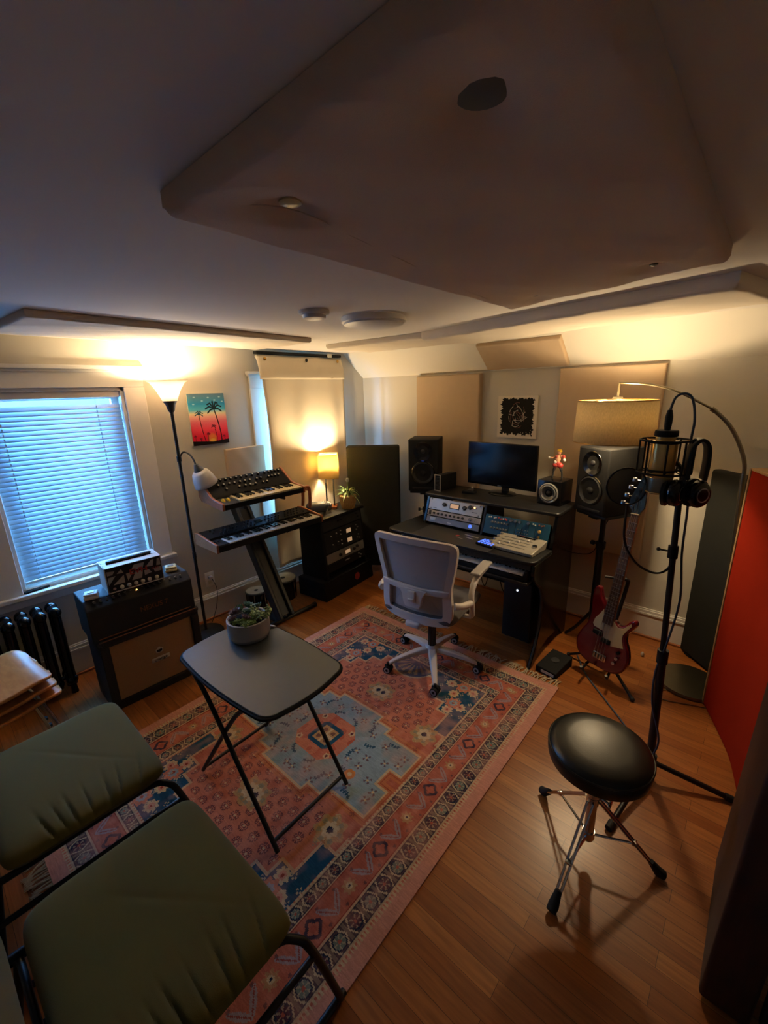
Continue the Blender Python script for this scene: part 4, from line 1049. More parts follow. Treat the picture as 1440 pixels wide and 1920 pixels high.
# ------------------------------------------------------------------ keyboard stand and the two synthesizers
ks = thing('keyboard_stand', 'black slanted column keyboard stand carrying the two synthesizers', 'keyboard stand', (-2.66, 1.70, 0), R(90))
# local x = along the keys, local y = towards the wall, -y = towards the room
mb = MB()
for off in (-0.052, 0.052):
    mb.box((off, 0.200, 0.49), (0.030, 0.080, 1.00), (R(-31), 0, 0))
mb.build('column_rail', M['black'], ks, bev=0.006)
MB().box((0, 0.210, 0.49), (0.076, 0.046, 0.97), (R(-31), 0, 0)).build('column_core', M['dgrey'], ks, bev=0.004)
MB().tube([(-0.34, -0.0, 0.02), (0.33, -0.0, 0.02)], 0.018, 14).build('front_foot', M['black'], ks)
MB().tube([(-0.20, 0.20, 0.02), (0.20, 0.20, 0.02)], 0.018, 14).build('rear_foot', M['black'], ks)
for sx in (-0.34, 0.33): MB().cyl((sx - 0.012, 0, 0.021), (sx + 0.012, 0, 0.021), 0.021).build('foot_cap', M['rubber'], ks)
MB().box((0, 0.10, 0.022), (0.10, 0.22, 0.022)).build('base_plate', M['black'], ks, bev=0.004)
for z, y0_, y1_ in ((0.705, 0.06, 0.33), (0.975, 0.06, 0.46)):
    for sx in (-0.17, 0.17):
        MB().tube([(sx, y1_, z - 0.0), (sx, y0_, z - 0.0)], 0.011, 10).build('support_arm', M['black'], ks)
    MB().tube([(-0.17, y1_, z), (0.17, y1_, z)], 0.013, 10).build('cross_arm', M['black'], ks)
MB().box((0, 0.455, 0.945), (0.12, 0.04, 0.08)).build('upper_bracket', M['black'], ks, bev=0.003)

def add_keys(parent, x0, width, nwhite, y0, depth, z, mwhite, start=0, thick=0.012, rotx=0.0):
    """white and black keys, each a part of its own (shared meshes); pattern of an octave from C"""
    kw = width / nwhite
    wk = MB().rbox((0, depth / 2, 0), (kw * 0.955, depth, thick), 0.0012, 1).build('white_key', mwhite, parent)
    bk = MB().rbox((0, 0, 0), (kw * 0.55, depth * 0.62, 0.012), 0.002, 1).build('black_key', M['blackg'], parent)
    Mx = TR((0, y0, z), (rotx, 0, 0))
    for i in range(nwhite):
        p = Mx @ Vector((x0 + kw * (i + 0.5), 0, 0)); o = wk if i == 0 else link_copy(wk, parent)
        o.location = p; o.rotation_euler = (rotx, 0, 0)
    f_ = True
    for i in range(nwhite - 1):
        if (i + start) % 7 in (2, 6): continue
        p = Mx @ Vector((x0 + kw * (i + 1), depth * 0.69, thick / 2 + 0.005)); o = bk if f_ else link_copy(bk, parent); f_ = False
        o.location = p; o.rotation_euler = (rotx, 0, 0)

def knob_at(proto, parent, pts, rot):
    for i, p in enumerate(pts):
        o = proto if i == 0 else link_copy(proto, parent)
        o.location = p; o.rotation_euler = rot

# lower synth, 61 keys
sl_ = thing('synthesizer', 'lower black synthesizer with white keys and wooden end cheeks on the column stand', 'synthesizer', (-2.650, 1.714, 0.722), R(90), 'synthesizers on the column stand')
L_ = 0.93
sl_.scale = (1, 0.92, 1)
for sx in (-1, 1):
    MB().prism([(0.0, 0.0), (0.35, 0.0), (0.35, 0.085), (0.30, 0.092), (0.15, 0.075), (0.0, 0.060)], 0, 0.016, Matrix(((0, 0, 1, sx * (L_ / 2) - (0.016 if sx > 0 else 0)), (1, 0, 0, 0), (0, 1, 0, 0), (0, 0, 0, 1)))).build('end_cheek', M['walnut'], sl_, bev=0.003)
MB().span((-L_ / 2 + 0.016, 0.004, 0.002), (L_ / 2 - 0.016, 0.34, 0.034)).build('case', M['blackm'], sl_, bev=0.002)
MB().span((-L_ / 2 + 0.016, 0.0, 0.004), (L_ / 2 - 0.016, 0.008, 0.045)).build('front_rail', M['blackm'], sl_)
MB().prism([(0.165, 0.034), (0.34, 0.034), (0.34, 0.083), (0.165, 0.068)], -L_ / 2 + 0.016, L_ / 2 - 0.016, Matrix(((0, 0, 1, 0), (1, 0, 0, 0), (0, 1, 0, 0), (0, 0, 0, 1)))).build('control_panel', M['blackm'], sl_, bev=0.002)
MB().span((-L_ / 2 + 0.016, 0.008, 0.030), (-L_ / 2 + 0.10, 0.165, 0.052)).build('wheel_panel', M['dgrey'], sl_, bev=0.002)
add_keys(sl_, -L_ / 2 + 0.104, L_ - 0.126, 36, 0.010, 0.145, 0.046, M['whitekey'])
kn = MB().lathe([(0.0075, 0), (0.0070, 0.012), (0.006, 0.014), (0, 0.014)], 12).build('knob', M['dgrey'], sl_)
pts = []
rnd = random.Random(8)
for i in range(26):
    for j in range(3):
        x = -0.37 + i * 0.031
        if -0.03 < x < 0.04: continue
        if (i * 7 + j * 5) % 6 == 0: continue
        y = 0.195 + j * 0.050
        pts.append((x, y, 0.068 + (y - 0.165) * 0.0857))
knob_at(kn, sl_, pts, (R(5), 0, 0))
MB().box((0.005, 0.25, 0.0785), (0.05, 0.05, 0.004), (R(5), 0, 0)).build('display', M['screen'], sl_)
for x in (-0.43, -0.405): MB().lathe([(0.020, -0.005), (0.022, 0), (0.020, 0.005), (0, 0.005), ], 20, TR((x, 0.085, 0.045), (0, R(90), 0))).build('pitch_wheel', M['rubber'], sl_)

# upper synth, 37 keys, tilted
su = thing('synthesizer', 'upper analog synthesizer with cream keys, many silver-topped knobs and wooden cheeks', 'synthesizer', (-2.635, 1.665, 1.005), R(90), 'synthesizers on the column stand')
U_ = 0.69
def mT(sx, x): return Matrix(((0, 0, 1, x), (1, 0, 0, 0), (0, 1, 0, 0), (0, 0, 0, 1)))
tl = R(5)
Mu = Matrix.Rotation(tl, 4, 'X')
for sx in (-1, 1):
    MB().prism([(0.0, 0.0), (0.30, 0.0), (0.33, 0.03), (0.335, 0.125), (0.315, 0.150), (0.29, 0.145), (0.165, 0.066), (0.12, 0.055), (0.0, 0.052)], 0, 0.018, Mu @ mT(sx, sx * (U_ / 2) - (0.018 if sx > 0 else 0))).build('end_cheek', M['walnut'], su, bev=0.003)
MB().prism([(0.003, 0.004), (0.30, 0.004), (0.32, 0.03), (0.32, 0.138), (0.30, 0.138), (0.17, 0.058), (0.155, 0.032), (0.003, 0.032)], -U_ / 2 + 0.018, U_ / 2 - 0.018, Mu @ mT(1, 0)).build('case', M['blackm'], su, bev=0.002)
MB().span((-U_ / 2 + 0.018, 0.0, 0.004), (U_ / 2 - 0.018, 0.010, 0.040), m=Mu).build('front_rail', M['blackm'], su)
MB().span((-U_ / 2 + 0.018, 0.010, 0.030), (-U_ / 2 + 0.135, 0.155, 0.040), m=Mu).build('wheel_panel', M['dgrey'], su)
mb = MB()
for x in (-0.29, -0.255): mb.lathe([(0.0, -0.006), (0.022, -0.006), (0.024, 0), (0.022, 0.006), (0, 0.006)], 20, Mu @ TR((x, 0.09, 0.036), (0, R(90), 0)))
mb.build('pitch_wheel', M['ledamber'] if False else M['yellow'], su)
add_keys(su, -U_ / 2 + 0.14, U_ - 0.16, 22, 0.012, 0.140, 0.044, M['ivory'], rotx=tl)
pa = math.atan2(0.08, 0.13)
bodyk = MB().lathe([(0.0105, 0), (0.0090, 0.014), (0.008, 0.0155), (0, 0.0155)], 16)
kn = bodyk.build('knob', M['blackm'], su)
cap = MB().lathe([(0.0062, 0.0156), (0.0062, 0.0166), (0, 0.0166)], 12).build('knob_cap', M['silver'], su)
rows = [(0.88, [-0.29, -0.255, -0.20, -0.16, -0.12, -0.075, -0.035, 0.01, 0.06, 0.11, 0.17, 0.205, 0.235, 0.265, 0.295]),
        (0.56, [-0.24, -0.20, -0.155, -0.115, -0.07, -0.03, 0.01, 0.07, 0.105, 0.175, 0.205, 0.235, 0.265]),
        (0.26, [-0.20, -0.10, -0.05, -0.01, 0.035, 0.10, 0.135])]
P_ = []
for t_, xs in rows:
    for x in xs:
        P_.append(Mu @ Vector((x, 0.17 + 0.13 * t_, 0.058 + 0.08 * t_ + 0.001)))
rotk = (pa + tl, 0, 0)
knob_at(kn, su, P_, rotk)
bpy.data.objects.remove(cap, do_unlink=True)
for o in [c for c in bpy.data.objects if c.parent == su and c.name.startswith('knob')]:
    c_ = None
capm = MB().lathe([(0.0064, 0.0150), (0.0064, 0.0168), (0, 0.0168)], 12).build('knob_cap', M['silver'], None)
fk = True
for o in [c for c in list(bpy.data.objects) if c.parent == su and c.name.split('.')[0] == 'knob']:
    if fk: capm.parent = o; fk = False
    else:
        c_ = capm.copy(); COL.objects.link(c_); c_.parent = o
MB().box((0, 0, 0), (0.055, 0.022, 0.002), (pa + tl, 0, 0), m=TR(Mu @ Vector((0.02, 0.205, 0.084)))).build('display', M['screen'], su)
MB().span((-U_ / 2 + 0.02, 0.321, 0.03), (U_ / 2 - 0.02, 0.323, 0.13), m=Mu).build('rear_panel', M['dgrey'], su)

# ------------------------------------------------------------------ little round drums behind the stand
def drum(label, loc, r, h):
    t = thing('round_drum', label, 'drum', loc, 0.3, 'short black drums by the left wall')
    MB().lathe([(r * 0.97, 0), (r, 0.006), (r, h - 0.02), (0, h - 0.02), ], 36).build('shell', M['blackg'], t)
    MB().lathe([(0, h - 0.008), (r * 0.93, h - 0.008), (r * 0.985, h - 0.002), (r * 0.99, h - 0.012), (r * 0.99, h - 0.02)], 36).build('drum_head', M['cork'], t)
    MB().tube([(r * 1.01 * math.cos(a), r * 1.01 * math.sin(a), h - 0.014) for a in np.linspace(0, 2 * PI, 33)[:-1]], 0.0055, 8, closed=True).build('hoop', M['dgrey'], t)
    MB().lathe([(0, h - 0.0065), (r * 0.19, h - 0.0065), (r * 0.19, h - 0.008)], 20).build('centre_dot', M['rubber'], t)
    lug = None
    for k in range(6):
        a = 2 * PI * k / 6
        if lug is None: lug = MB().cyl((0, 0, 0.01), (0, 0, h - 0.016), 0.0035, seg=8).build('tension_rod', M['chrome'], t); o = lug
        else: o = link_copy(lug, t)
        o.location = (r * 1.035 * math.cos(a), r * 1.035 * math.sin(a), 0)
drum('larger black drum with a pale skin standing behind the keyboard stand column', (-3.025, 1.985, 0), 0.112, 0.19)
drum('smaller black drum with a pale skin left of the larger one by the baseboard', (-3.03, 1.715, 0), 0.085, 0.17)

# ------------------------------------------------------------------ rack cabinet with gear
rk = thing('rack_cabinet', 'black wooden rack cabinet of audio gear on a wide plinth in the corner', 'rack cabinet', (-2.90, 2.45, 0), R(96))
# local -y is the front (towards +x), x along the front
RWd, RD = 0.55, 0.42
mb = MB(); mb.prism([(-0.235, 0.0), (0.10, 0.0), (0.10, 0.17), (-0.215, 0.17)], -0.335, 0.335, mT(1, 0)); mb.build('plinth', M['blackm'], rk, bev=0.006)
for sx in (-1, 1):
    MB().prism([(-0.21, 0.17), (0.10, 0.17), (0.10, 0.70), (-0.155, 0.70)], 0, 0.02, mT(1, sx * RWd / 2 - (0.02 if sx > 0 else 0))).build('side_panel', M['blackm'], rk, bev=0.002)
MB().span((-RWd / 2 - 0.012, -0.185, 0.70), (RWd / 2 + 0.012, 0.105, 0.722)).build('top_panel', M['black'], rk, bev=0.003)
MB().span((-RWd / 2 + 0.02, 0.082, 0.17), (RWd / 2 - 0.02, 0.098, 0.70)).build('back_panel', M['blackm'], rk)
MB().span((-RWd / 2 + 0.02, -0.10, 0.17), (RWd / 2 - 0.02, 0.08, 0.23)).build('inner_base', M['blackm'], rk)
MB().lathe([(0, 0), (0.035, 0), (0.035, 0.002), (0, 0.003)], 24, TR((0.10, -0.226, 0.085), (R(87), 0, 0))).build('round_badge', M['pinkred'], rk)
fang = math.atan2(0.055, 0.53)      # front leans back
def unit_mat_panel(parent, name, z0, h, m):
    """rack unit leaning with the front; returns matrix whose xy is the face plane, +z outwards"""
    zc = z0 + h / 2; y = -0.21 + (zc - 0.17) / 0.53 * 0.055
    Mx = TR((0, y - 0.003, zc), (R(90) - fang, 0, 0))
    o = MB().box((0, 0, -0.004), (RWd - 0.045, h - 0.004, 0.010), m=Mx).build(name, m, parent, bev=0.001)
    MB().box((0, 0, -0.10), (RWd - 0.10, h - 0.01, 0.18), m=Mx).build('chassis', M['blackm'], o)
    return o, Mx
def sub_knobs(parent, Mx, pts, r, m, name='knob', h=0.014):
    pr_ = None
    for (x, y) in pts:
        if pr_ is None: pr_ = MB().lathe([(r, 0), (r * 0.88, h * 0.85), (r * 0.75, h), (0, h)], 14).build(name, m, parent); o = pr_
        else: o = link_copy(pr_, parent)
        T_ = Mx @ Matrix.Translation((x, y, 0.001)); o.location = T_.to_translation(); o.rotation_euler = T_.to_euler()
u, Mx = unit_mat_panel(rk, 'top_rack_unit', 0.60, 0.085, M['dgrey'])
sub_knobs(u, Mx, [(-0.06, 0.015), (-0.02, 0.015), (0.19, 0.02), (0.21, -0.01)], 0.008, M['black'])
u, Mx = unit_mat_panel(rk, 'compressor_unit', 0.405, 0.185, M['black'])
sub_knobs(u, Mx, [(-0.17, 0.035), (-0.10, 0.045), (-0.16, -0.045), (-0.09, -0.035)], 0.014, M['dgrey'])
sub_knobs(u, Mx, [(-0.17, 0.05), (-0.10, 0.06), (-0.16, -0.03), (-0.09, -0.02), (-0.045, 0.07), (-0.045, 0.035), (-0.045, -0.02), (-0.045, -0.055)], 0.005, M['cream'], 'switch', 0.010)
sub_knobs(u, Mx, [(0.17, 0.065), (0.19, 0.04), (0.17, 0.02), (0.19, -0.03), (0.17, -0.055), (0.20, -0.065)], 0.006, M['silver'], 'small_knob', 0.010)
for y in (0.040, -0.045): 
    MB().box((0.065, y, 0.003), (0.060, 0.036, 0.003), m=Mx).build('level_meter', M['vu'], u)
u, Mx = unit_mat_panel(rk, 'silver_rack_unit', 0.310, 0.085, M['silver'])
sub_knobs(u, Mx, [(-0.085, 0.0), (0.105, 0.0), (0.150, 0.012)], 0.016, M['black'])
MB().box((0.015, 0.002, 0.003), (0.078, 0.042, 0.004), m=Mx).build('meter_frame', M['brass'], u)
MB().box((0.015, 0.002, 0.006), (0.066, 0.032, 0.002), m=Mx).build('meter_face', M['vu'], u)
u, Mx = unit_mat_panel(rk, 'lower_rack_unit', 0.235, 0.07, M['black'])
MB().box((0.0, 0.012, 0.003), (0.06, 0.010, 0.002), m=Mx).build('white_tag', M['white'], u)
sub_knobs(u, Mx, [(0.16, 0.02), (0.19, 0.0), (0.17, -0.02)], 0.007, M['silver'], 'small_knob')

# table lamp on the rack
tl_ = thing('table_lamp', 'small lit table lamp with square yellow shade on the rack cabinet', 'table lamp', (-2.925, 2.510, 0.722), R(44))
MB().rbox((0, 0, 0.012), (0.115, 0.115, 0.024), 0.003).build('wooden_base', M['walnut'], tl_)
for sx in (-0.034, 0.034): MB().rbox((sx, 0, 0.155), (0.014, 0.014, 0.265), 0.002).build('frame_upright', M['mgrey'], tl_)
MB().rbox((0, 0, 0.285), (0.082, 0.014, 0.012), 0.002).build('frame_top', M['mgrey'], tl_)
MB().cyl((0, 0, 0.29), (0, 0, 0.335), 0.012).build('lamp_holder', M['brass'], tl_)
mb = MB(); a0, a1, z0, z1 = 0.088, 0.081, 0.29, 0.500
vs = [(-a0, -a0, z0), (a0, -a0, z0), (a0, a0, z0), (-a0, a0, z0), (-a1, -a1, z1), (a1, -a1, z1), (a1, a1, z1), (-a1, a1, z1)]
mb.add(vs, [(0, 1, 5, 4), (1, 2, 6, 5), (2, 3, 7, 6), (3, 0, 4, 7)]); mb.build('lamp_shade', M['lampshade'], tl_, solid=0.002)
mb = MB()
for z, a in ((z0, a0), (z1, a1)): mb.tube([(-a, -a, z), (a, -a, z), (a, a, z), (-a, a, z)], 0.002, 6, closed=True)
mb.tube([(-a1, 0, z1), (a1, 0, z1)], 0.0018, 6); mb.build('shade_wire', M['brass'], tl_)
MB().ball((0, 0, 0.385), 0.028, (1, 1, 1.25), 16).build('bulb', bpy.data.materials['lit bulb'], tl_)
lamp_light('bulb_light', 'POINT', (0, 0, 0.455), TABLE_W, WARM, 0.03, tl_)

# spider plant in a straw basket
pl = thing('spider_plant', 'spiky green plant in a woven straw pot beside the table lamp', 'potted plant', (-2.79, 2.60, 0.722))
pl.scale = (1.2, 1.2, 1.25)
MB().lathe([(0, 0), (0.042, 0), (0.048, 0.012), (0.058, 0.05), (0.063, 0.095), (0.060, 0.098), (0.055, 0.09), (0, 0.085)], 32).build('basket_pot', M['wicker'], pl)
mb = MB()
for k in range(22):
    a = 2 * PI * k / 22; mb.tube([(0.046 * math.cos(a), 0.046 * math.sin(a), 0.004), (0.058 * math.cos(a + .15), 0.058 * math.sin(a + .15), 0.05), (0.0645 * math.cos(a), 0.0645 * math.sin(a), 0.097)], 0.003, 5)
mb.build('basket_weave', M['wicker'], pl)
rnd = random.Random(12)
def blades(n, m_, lo, hi, droop, seed):
    mb = MB(); r_ = random.Random(seed)
    for k in range(n):
        a = r_.uniform(0, 6.28); L = r_.uniform(lo, hi); up = r_.uniform(0.5, 1.0); w = r_.uniform(0.005, 0.008)
        pts = []
        for i in range(8):
            t = i / 7; rr = 0.012 + L * t * (0.55 + 0.45 * t) * (1.25 - up); z = 0.09 + L * up * t - droop * L * t * t
            pts.append((rr * math.cos(a), rr * math.sin(a), z))
        nrm = (-math.sin(a), math.cos(a)); vs = []; fs = []
        for i, p in enumerate(pts):
            ww = w * math.sin(PI * min(1, 0.15 + 0.85 * (1 - i / 7)) * 0.5) * (1 if i < 7 else 0.1)
            vs += [(p[0] - nrm[0] * ww, p[1] - nrm[1] * ww, p[2] + 0.002), (p[0], p[1], p[2]), (p[0] + nrm[0] * ww, p[1] + nrm[1] * ww, p[2] + 0.002)]
        for i in range(7):
            b = i * 3; fs += [(b, b + 1, b + 4, b + 3), (b + 1, b + 2, b + 5, b + 4)]
        mb.add(vs, fs)
    return mb.build('leaves', m_, pl, solid=0.0008)
blades(30, M['variegated'], 0.10, 0.20, 0.75, 1); blades(24, M['leaf'], 0.10, 0.19, 0.5, 2)
mb = MB()
mb.tube([(0.0, 0.0, 0.09), (0.0, 0.005, 0.2)], 0.003, 6); mb.build('stalk', M['leaf'], pl)
MB().ball((0.0, 0.005, 0.21), 0.014, (1, 1, 1.2), 10).build('pale_bud', M['ceramic'], pl)

# projector-like silver and black device (portable speaker) with dials on the rack
hp = thing('camcorder', 'black and silver cylindrical device with a ringed lens lying on the rack cabinet', 'device', (-2.865, 2.350, 0.722), R(150))
hp.scale = (1.1, 1.1, 1.1)
MB().rbox((0, 0.04, 0.050), (0.10, 0.17, 0.085), 0.035, 5).build('body', M['mgrey'], hp)
MB().lathe([(0, 0), (0.040, 0), (0.042, 0.01), (0.036, 0.012), (0.040, 0.018), (0.034, 0.022), (0.037, 0.030), (0.028, 0.034), (0.024, 0.028), (0, 0.026)], 32, TR((0.01, -0.045, 0.050), (R(90), 0, 0))).build('lens_ring', M['chrome'], hp)
MB().lathe([(0, 0), (0.02, 0), (0.022, 0.012), (0.016, 0.018), (0, 0.018)], 24, TR((0.070, -0.02, 0.062), (R(90), 0, 0))).build('side_dial', M['chrome'], hp)
MB().rbox((0.062, 0.03, 0.06), (0.035, 0.10, 0.04), 0.01).build('side_pod', M['black'], hp)
for x in (-0.03, 0.03): MB().cyl((x, -0.02, 0.0), (x, -0.02, 0.012), 0.009).build('foot', M['chrome'], hp)

# headrest-like wooden bracket: headphone hanger curling beside the upper synth
hh = thing('wooden_hanger', 'curved brown wooden hanger at the right end of the upper synthesizer', 'hanger', (-2.70, 2.055, 0.98), R(90))
for y in (0.0, 0.09):
    MB().tube(spline([(-0.02, y, 0.035), (0.02, y, 0.050), (0.042, y, 0.030), (0.044, y, -0.05), (0.035, y, -0.125)], 6), 0.013, 10).build('curved_arm', M['walnut'], hh)
MB().tube([(0.042, -0.0, 0.02), (0.042, 0.09, 0.02)], 0.010, 10).build('cross_bar', M['walnut'], hh)

# ------------------------------------------------------------------ charcoal standing panels
def stand_panel(label, c, w, h, t, rz, m, edge=None, z0=0.06, cat='bass trap', group='charcoal standing panels'):
    p = thing('standing_panel', label, cat, (c[0], c[1], 0), rz, group)
    MB().rbox((0, 0, z0 + (h - z0) / 2), (w, t, h - z0), 0.018, 4).build('fabric_body', m, p)
    for sx in (-1, 1): MB().rbox((sx * w * 0.36, 0, z0 / 2 + 0.004), (0.05, t * 0.9, z0 + 0.005), 0.004).build('foot', M['blackm'], p)
    return p
stand_panel('tall charcoal standing panel across the far left corner behind the rack cabinet', (-2.78, 2.945), 0.50, 1.26, 0.10, math.atan2(0.30, 0.40), M['fabric_black'])
stand_panel('tall charcoal standing panel in the far right corner behind the arc lamp pole', (-0.035, 3.042), 0.50, 1.245, 0.06, math.atan2(-0.72, 0.69) , M['fabric_black'], z0=0.012)

# ------------------------------------------------------------------ studio desk
dk = thing('studio_desk', 'black studio desk with raised shelf, two angled rack bays and a pull-out keyboard tray', 'desk', (-1.42, 2.60, 0))
poly = [(x, y) for x, y in rounded_rect(1.15, 0.50, 0.05)]
poly = [(x - 0.065, y - 0.045) for x, y in poly]
MB().prism(poly, 0.728, 0.752).build('worktop', M['black'], dk, bev=0.006)
side = [(-0.27, 0.727), (-0.285, 0.68), (-0.275, 0.64), (-0.235, 0.60), (-0.16, 0.55), (-0.115, 0.47), (-0.10, 0.38), (-0.115, 0.26), (-0.16, 0.14), (-0.215, 0.05), (-0.245, 0.0), (-0.20, 0.0), (-0.12, 0.07), (0.02, 0.10), (0.25, 0.08), (0.32, 0.0), (0.37, 0.0), (0.37, 0.955), (0.045, 0.955), (-0.02, 0.775), (-0.02, 0.727)]
for sx in (-0.50, 0.487):
    MB().prism(side, 0, 0.024, mT(1, sx)).build('side_panel', M['blackg'], dk, bev=0.003)
for sx in (-0.50, 0.487):
    MB().tube(spline([(sx + 0.012, y, z) for y, z in side[3:11]], 5), 0.007, 8).build('edge_trim', M['dgrey'], dk)
poly = [(x - 0.005, y + 0.21) for x, y in rounded_rect(1.045, 0.36, 0.03)]
MB().prism(poly, 0.956, 0.980).build('upper_shelf', M['black'], dk, bev=0.008, seg=3)
MB().span((-0.476, -0.288, 0.695), (0.487, -0.265, 0.728)).build('front_lip', M['black'], dk, bev=0.003)
MB().span((-0.476, 0.05, 0.752), (0.487, 0.37, 0.764)).build('bay_floor', M['blackm'], dk)
MB().span((-0.476, 0.352, 0.25), (0.487, 0.37, 0.60)).build('modesty_panel', M['blackm'], dk)
MB().prism([(-0.025, 0.753), (0.30, 0.753), (0.30, 0.955), (0.04, 0.955)], 0, 0.018, mT(1, -0.002)).build('bay_divider', M['black'], dk, bev=0.002)
MB().span((-0.47, -0.32, 0.603), (0.485, 0.05, 0.624)).build('keyboard_tray', M['black'], dk, bev=0.006)
# left bay gear
lean = math.atan2(0.065, 0.18)
def bay_unit(name, xc, w, z0, h, m, label, cat):
    zc = z0 + h / 2; y = -0.02 + (zc - 0.775) / 0.18 * 0.065 - 0.005
    t = thing(name, label, cat, (-1.42 + xc, 2.60 + y, zc))
    t.rotation_euler = (R(90) - lean, 0, 0)
    Mx = Matrix.Identity(4)
    MB().box((0, 0, -0.003), (w, h - 0.002, 0.006)).build('faceplate', m, t, bev=0.0008)
    MB().box((0, 0.0, -0.055), (w - 0.05, h - 0.012, 0.10)).build('chassis', M['blackm'], t)
    return t, Mx
u, Mx = bay_unit('compressor', -0.242, 0.455, 0.862, 0.088, M['silver'], 'silver compressor with a lit meter at the top of the left desk bay', 'rack unit')
sub_knobs(u, Mx, [(-0.09, 0.005), (0.085, 0.005), (0.130, 0.016)], 0.0155, M['black'])
MB().box((0.0, 0.004, 0.001), (0.082, 0.042, 0.004)).build('meter_frame', M['dgrey'], u); MB().box((0, 0.004, 0.004), (0.070, 0.031, 0.002)).build('meter_face', M['vu'], u)
sub_knobs(u, Mx, [(-0.205, 0.034), (-0.205, -0.034), (0.205, 0.034), (0.205, -0.034), (0.18, 0.015)], 0.004, M['dgrey'], 'screw', 0.003)
sub_knobs(u, Mx, [(0.165, 0.02)], 0.006, M['ledamber'], 'lit_button', 0.003)
MB().box((-0.17, -0.030, 0.0005), (0.03, 0.004, 0.001)).build('panel_mark', M['dgrey'], u); MB().box((0.17, -0.015, 0.0005), (0.045, 0.004, 0.001)).build('panel_mark', M['dgrey'], u)
u, Mx = bay_unit('preamp', -0.242, 0.455, 0.818, 0.044, M['greyplastic'], 'grey preamp with a row of eight knobs in the middle of the left desk bay', 'rack unit')
sub_knobs(u, Mx, [(-0.165 + 0.036 * i, -0.001) for i in range(8)], 0.0085, M['dgrey'])
sub_knobs(u, Mx, [(0.15, 0.002)], 0.015, M['chrome'], 'large_knob'); sub_knobs(u, Mx, [(0.185, 0.008), (0.2, 0.008), (0.185, -0.008), (0.2, -0.008)], 0.004, M['silver'], 'button', 0.005)
MB().box((-0.205, 0, 0.0005), (0.022, 0.034, 0.001)).build('end_grip', M['dgrey'], u)
u, Mx = bay_unit('audio_interface', -0.242, 0.455, 0.770, 0.047, M['mgrey'], 'dark grey audio interface with blue lit knob, lowest in the left desk bay', 'rack unit')
sub_knobs(u, Mx, [(0.158, 0.002)], 0.014, M['ledblue'], 'lit_knob', 0.006)
MB().rbox((-0.17, 0.004, 0.0005), (0.05, 0.024, 0.002), 0.001).build('input_plate', M['silver'], u); MB().box((-0.02, -0.006, 0.0005), (0.03, 0.006, 0.001)).build('panel_mark', M['silver'], u)
# right bay gear
u, Mx = bay_unit('module_rack', 0.248, 0.455, 0.772, 0.135, M['teal'], 'blue faced module rack with many small knobs in the right desk bay', 'rack unit')
pts = []
rnd = random.Random(2)
sub_knobs(u, Mx, [(-0.17 + 0.022 * i, y) for i in range(6) for y in (0.018, -0.022)], 0.008, M['mgrey'], 'knob')
sub_knobs(u, Mx, [(-0.035 + 0.030 * i, 0.048) for i in range(3)] + [(0.085, 0.050)], 0.0125, M['chrome'], 'large_knob')
sub_knobs(u, Mx, [(-0.20, 0.048), (-0.185, 0.05), (-0.15, 0.05), (-0.095, 0.05), (0.115, 0.052), (0.13, 0.046), (-0.16, 0.045)], 0.005, M['cream'], 'button', 0.005)
sub_knobs(u, Mx, [(-0.13, 0.052), (-0.11, 0.046), (-0.08, 0.052), (-0.07, 0.046)], 0.006, M['pinkred'], 'red_button', 0.006)
sub_knobs(u, Mx, [(0.155, 0.052), (0.172, 0.048), (0.185, 0.052)], 0.0055, M['orange'], 'orange_button', 0.006)
sub_knobs(u, Mx, [(0.165, 0.010)], 0.011, M['gold'], 'gold_knob'); sub_knobs(u, Mx, [(0.165, -0.026)], 0.009, M['brass'], 'ring_knob')
sub_knobs(u, Mx, [(0.02 + 0.017 * i, y) for i in range(5) for y in (0.0, -0.022, -0.045)], 0.004, M['mgrey'], 'small_knob', 0.006)
for x in (-0.045, 0.0, 0.045, 0.09, 0.135): MB().box((x, -0.008, 0.0005), (0.0015, 0.10, 0.001)).build('module_gap', M['blackm'], u)
MB().box((0.06, -0.045, 0.0008), (0.03, 0.02, 0.001)).build('red_label', M['pinkred'], u)

# keyboard on the tray
kb = thing('master_keyboard', 'black master keyboard with white keys on the pull-out tray of the studio desk', 'keyboard', (-1.42, 2.290, 0.625))
MB().span((-0.455, 0.0, 0.0), (0.455, 0.30, 0.028)).build('case', M['blackm'], kb, bev=0.002)
MB().span((-0.455, 0.155, 0.028), (0.455, 0.30, 0.060)).build('control_strip', M['blackm'], kb, bev=0.002)
for sx in (-1, 1): MB().span((sx * 0.455, 0.0, 0.0), (sx * 0.475, 0.30, 0.062)).build('end_block', M['blackm'], kb, bev=0.003)
add_keys(kb, -0.45, 0.90, 40, 0.004, 0.15, 0.040, M['whitekey'], 2)

# computer under the desk
pcx = thing('computer_tower', 'black computer tower under the desk with a small white power light', 'computer', (-1.13, 2.82, 0))
MB().rbox((0, 0, 0.245), (0.21, 0.42, 0.45), 0.006).build('case', M['blackm'], pcx)
MB().rbox((0, -0.213, 0.245), (0.20, 0.012, 0.44), 0.004).build('front_panel', M['black'], pcx)
MB().cyl((0.0, -0.222, 0.40), (0.0, -0.219, 0.40), 0.007).build('power_light', M['ledwhite'], pcx)
for sx in (-1, 1):
    for sy in (-1, 1): MB().cyl((sx * 0.08, sy * 0.17, 0), (sx * 0.08, sy * 0.17, 0.022), 0.015).build('foot', M['rubber'], pcx)
ps = MB().rbox((0, 0, 0), (0.30, 0.045, 0.06), 0.008).build('power_strip', M['cream']); ps.location = (-1.62, YW - 0.06, 0.36)
tag(ps, 'cream power strip on the back wall seen under the desk', 'power strip'); 
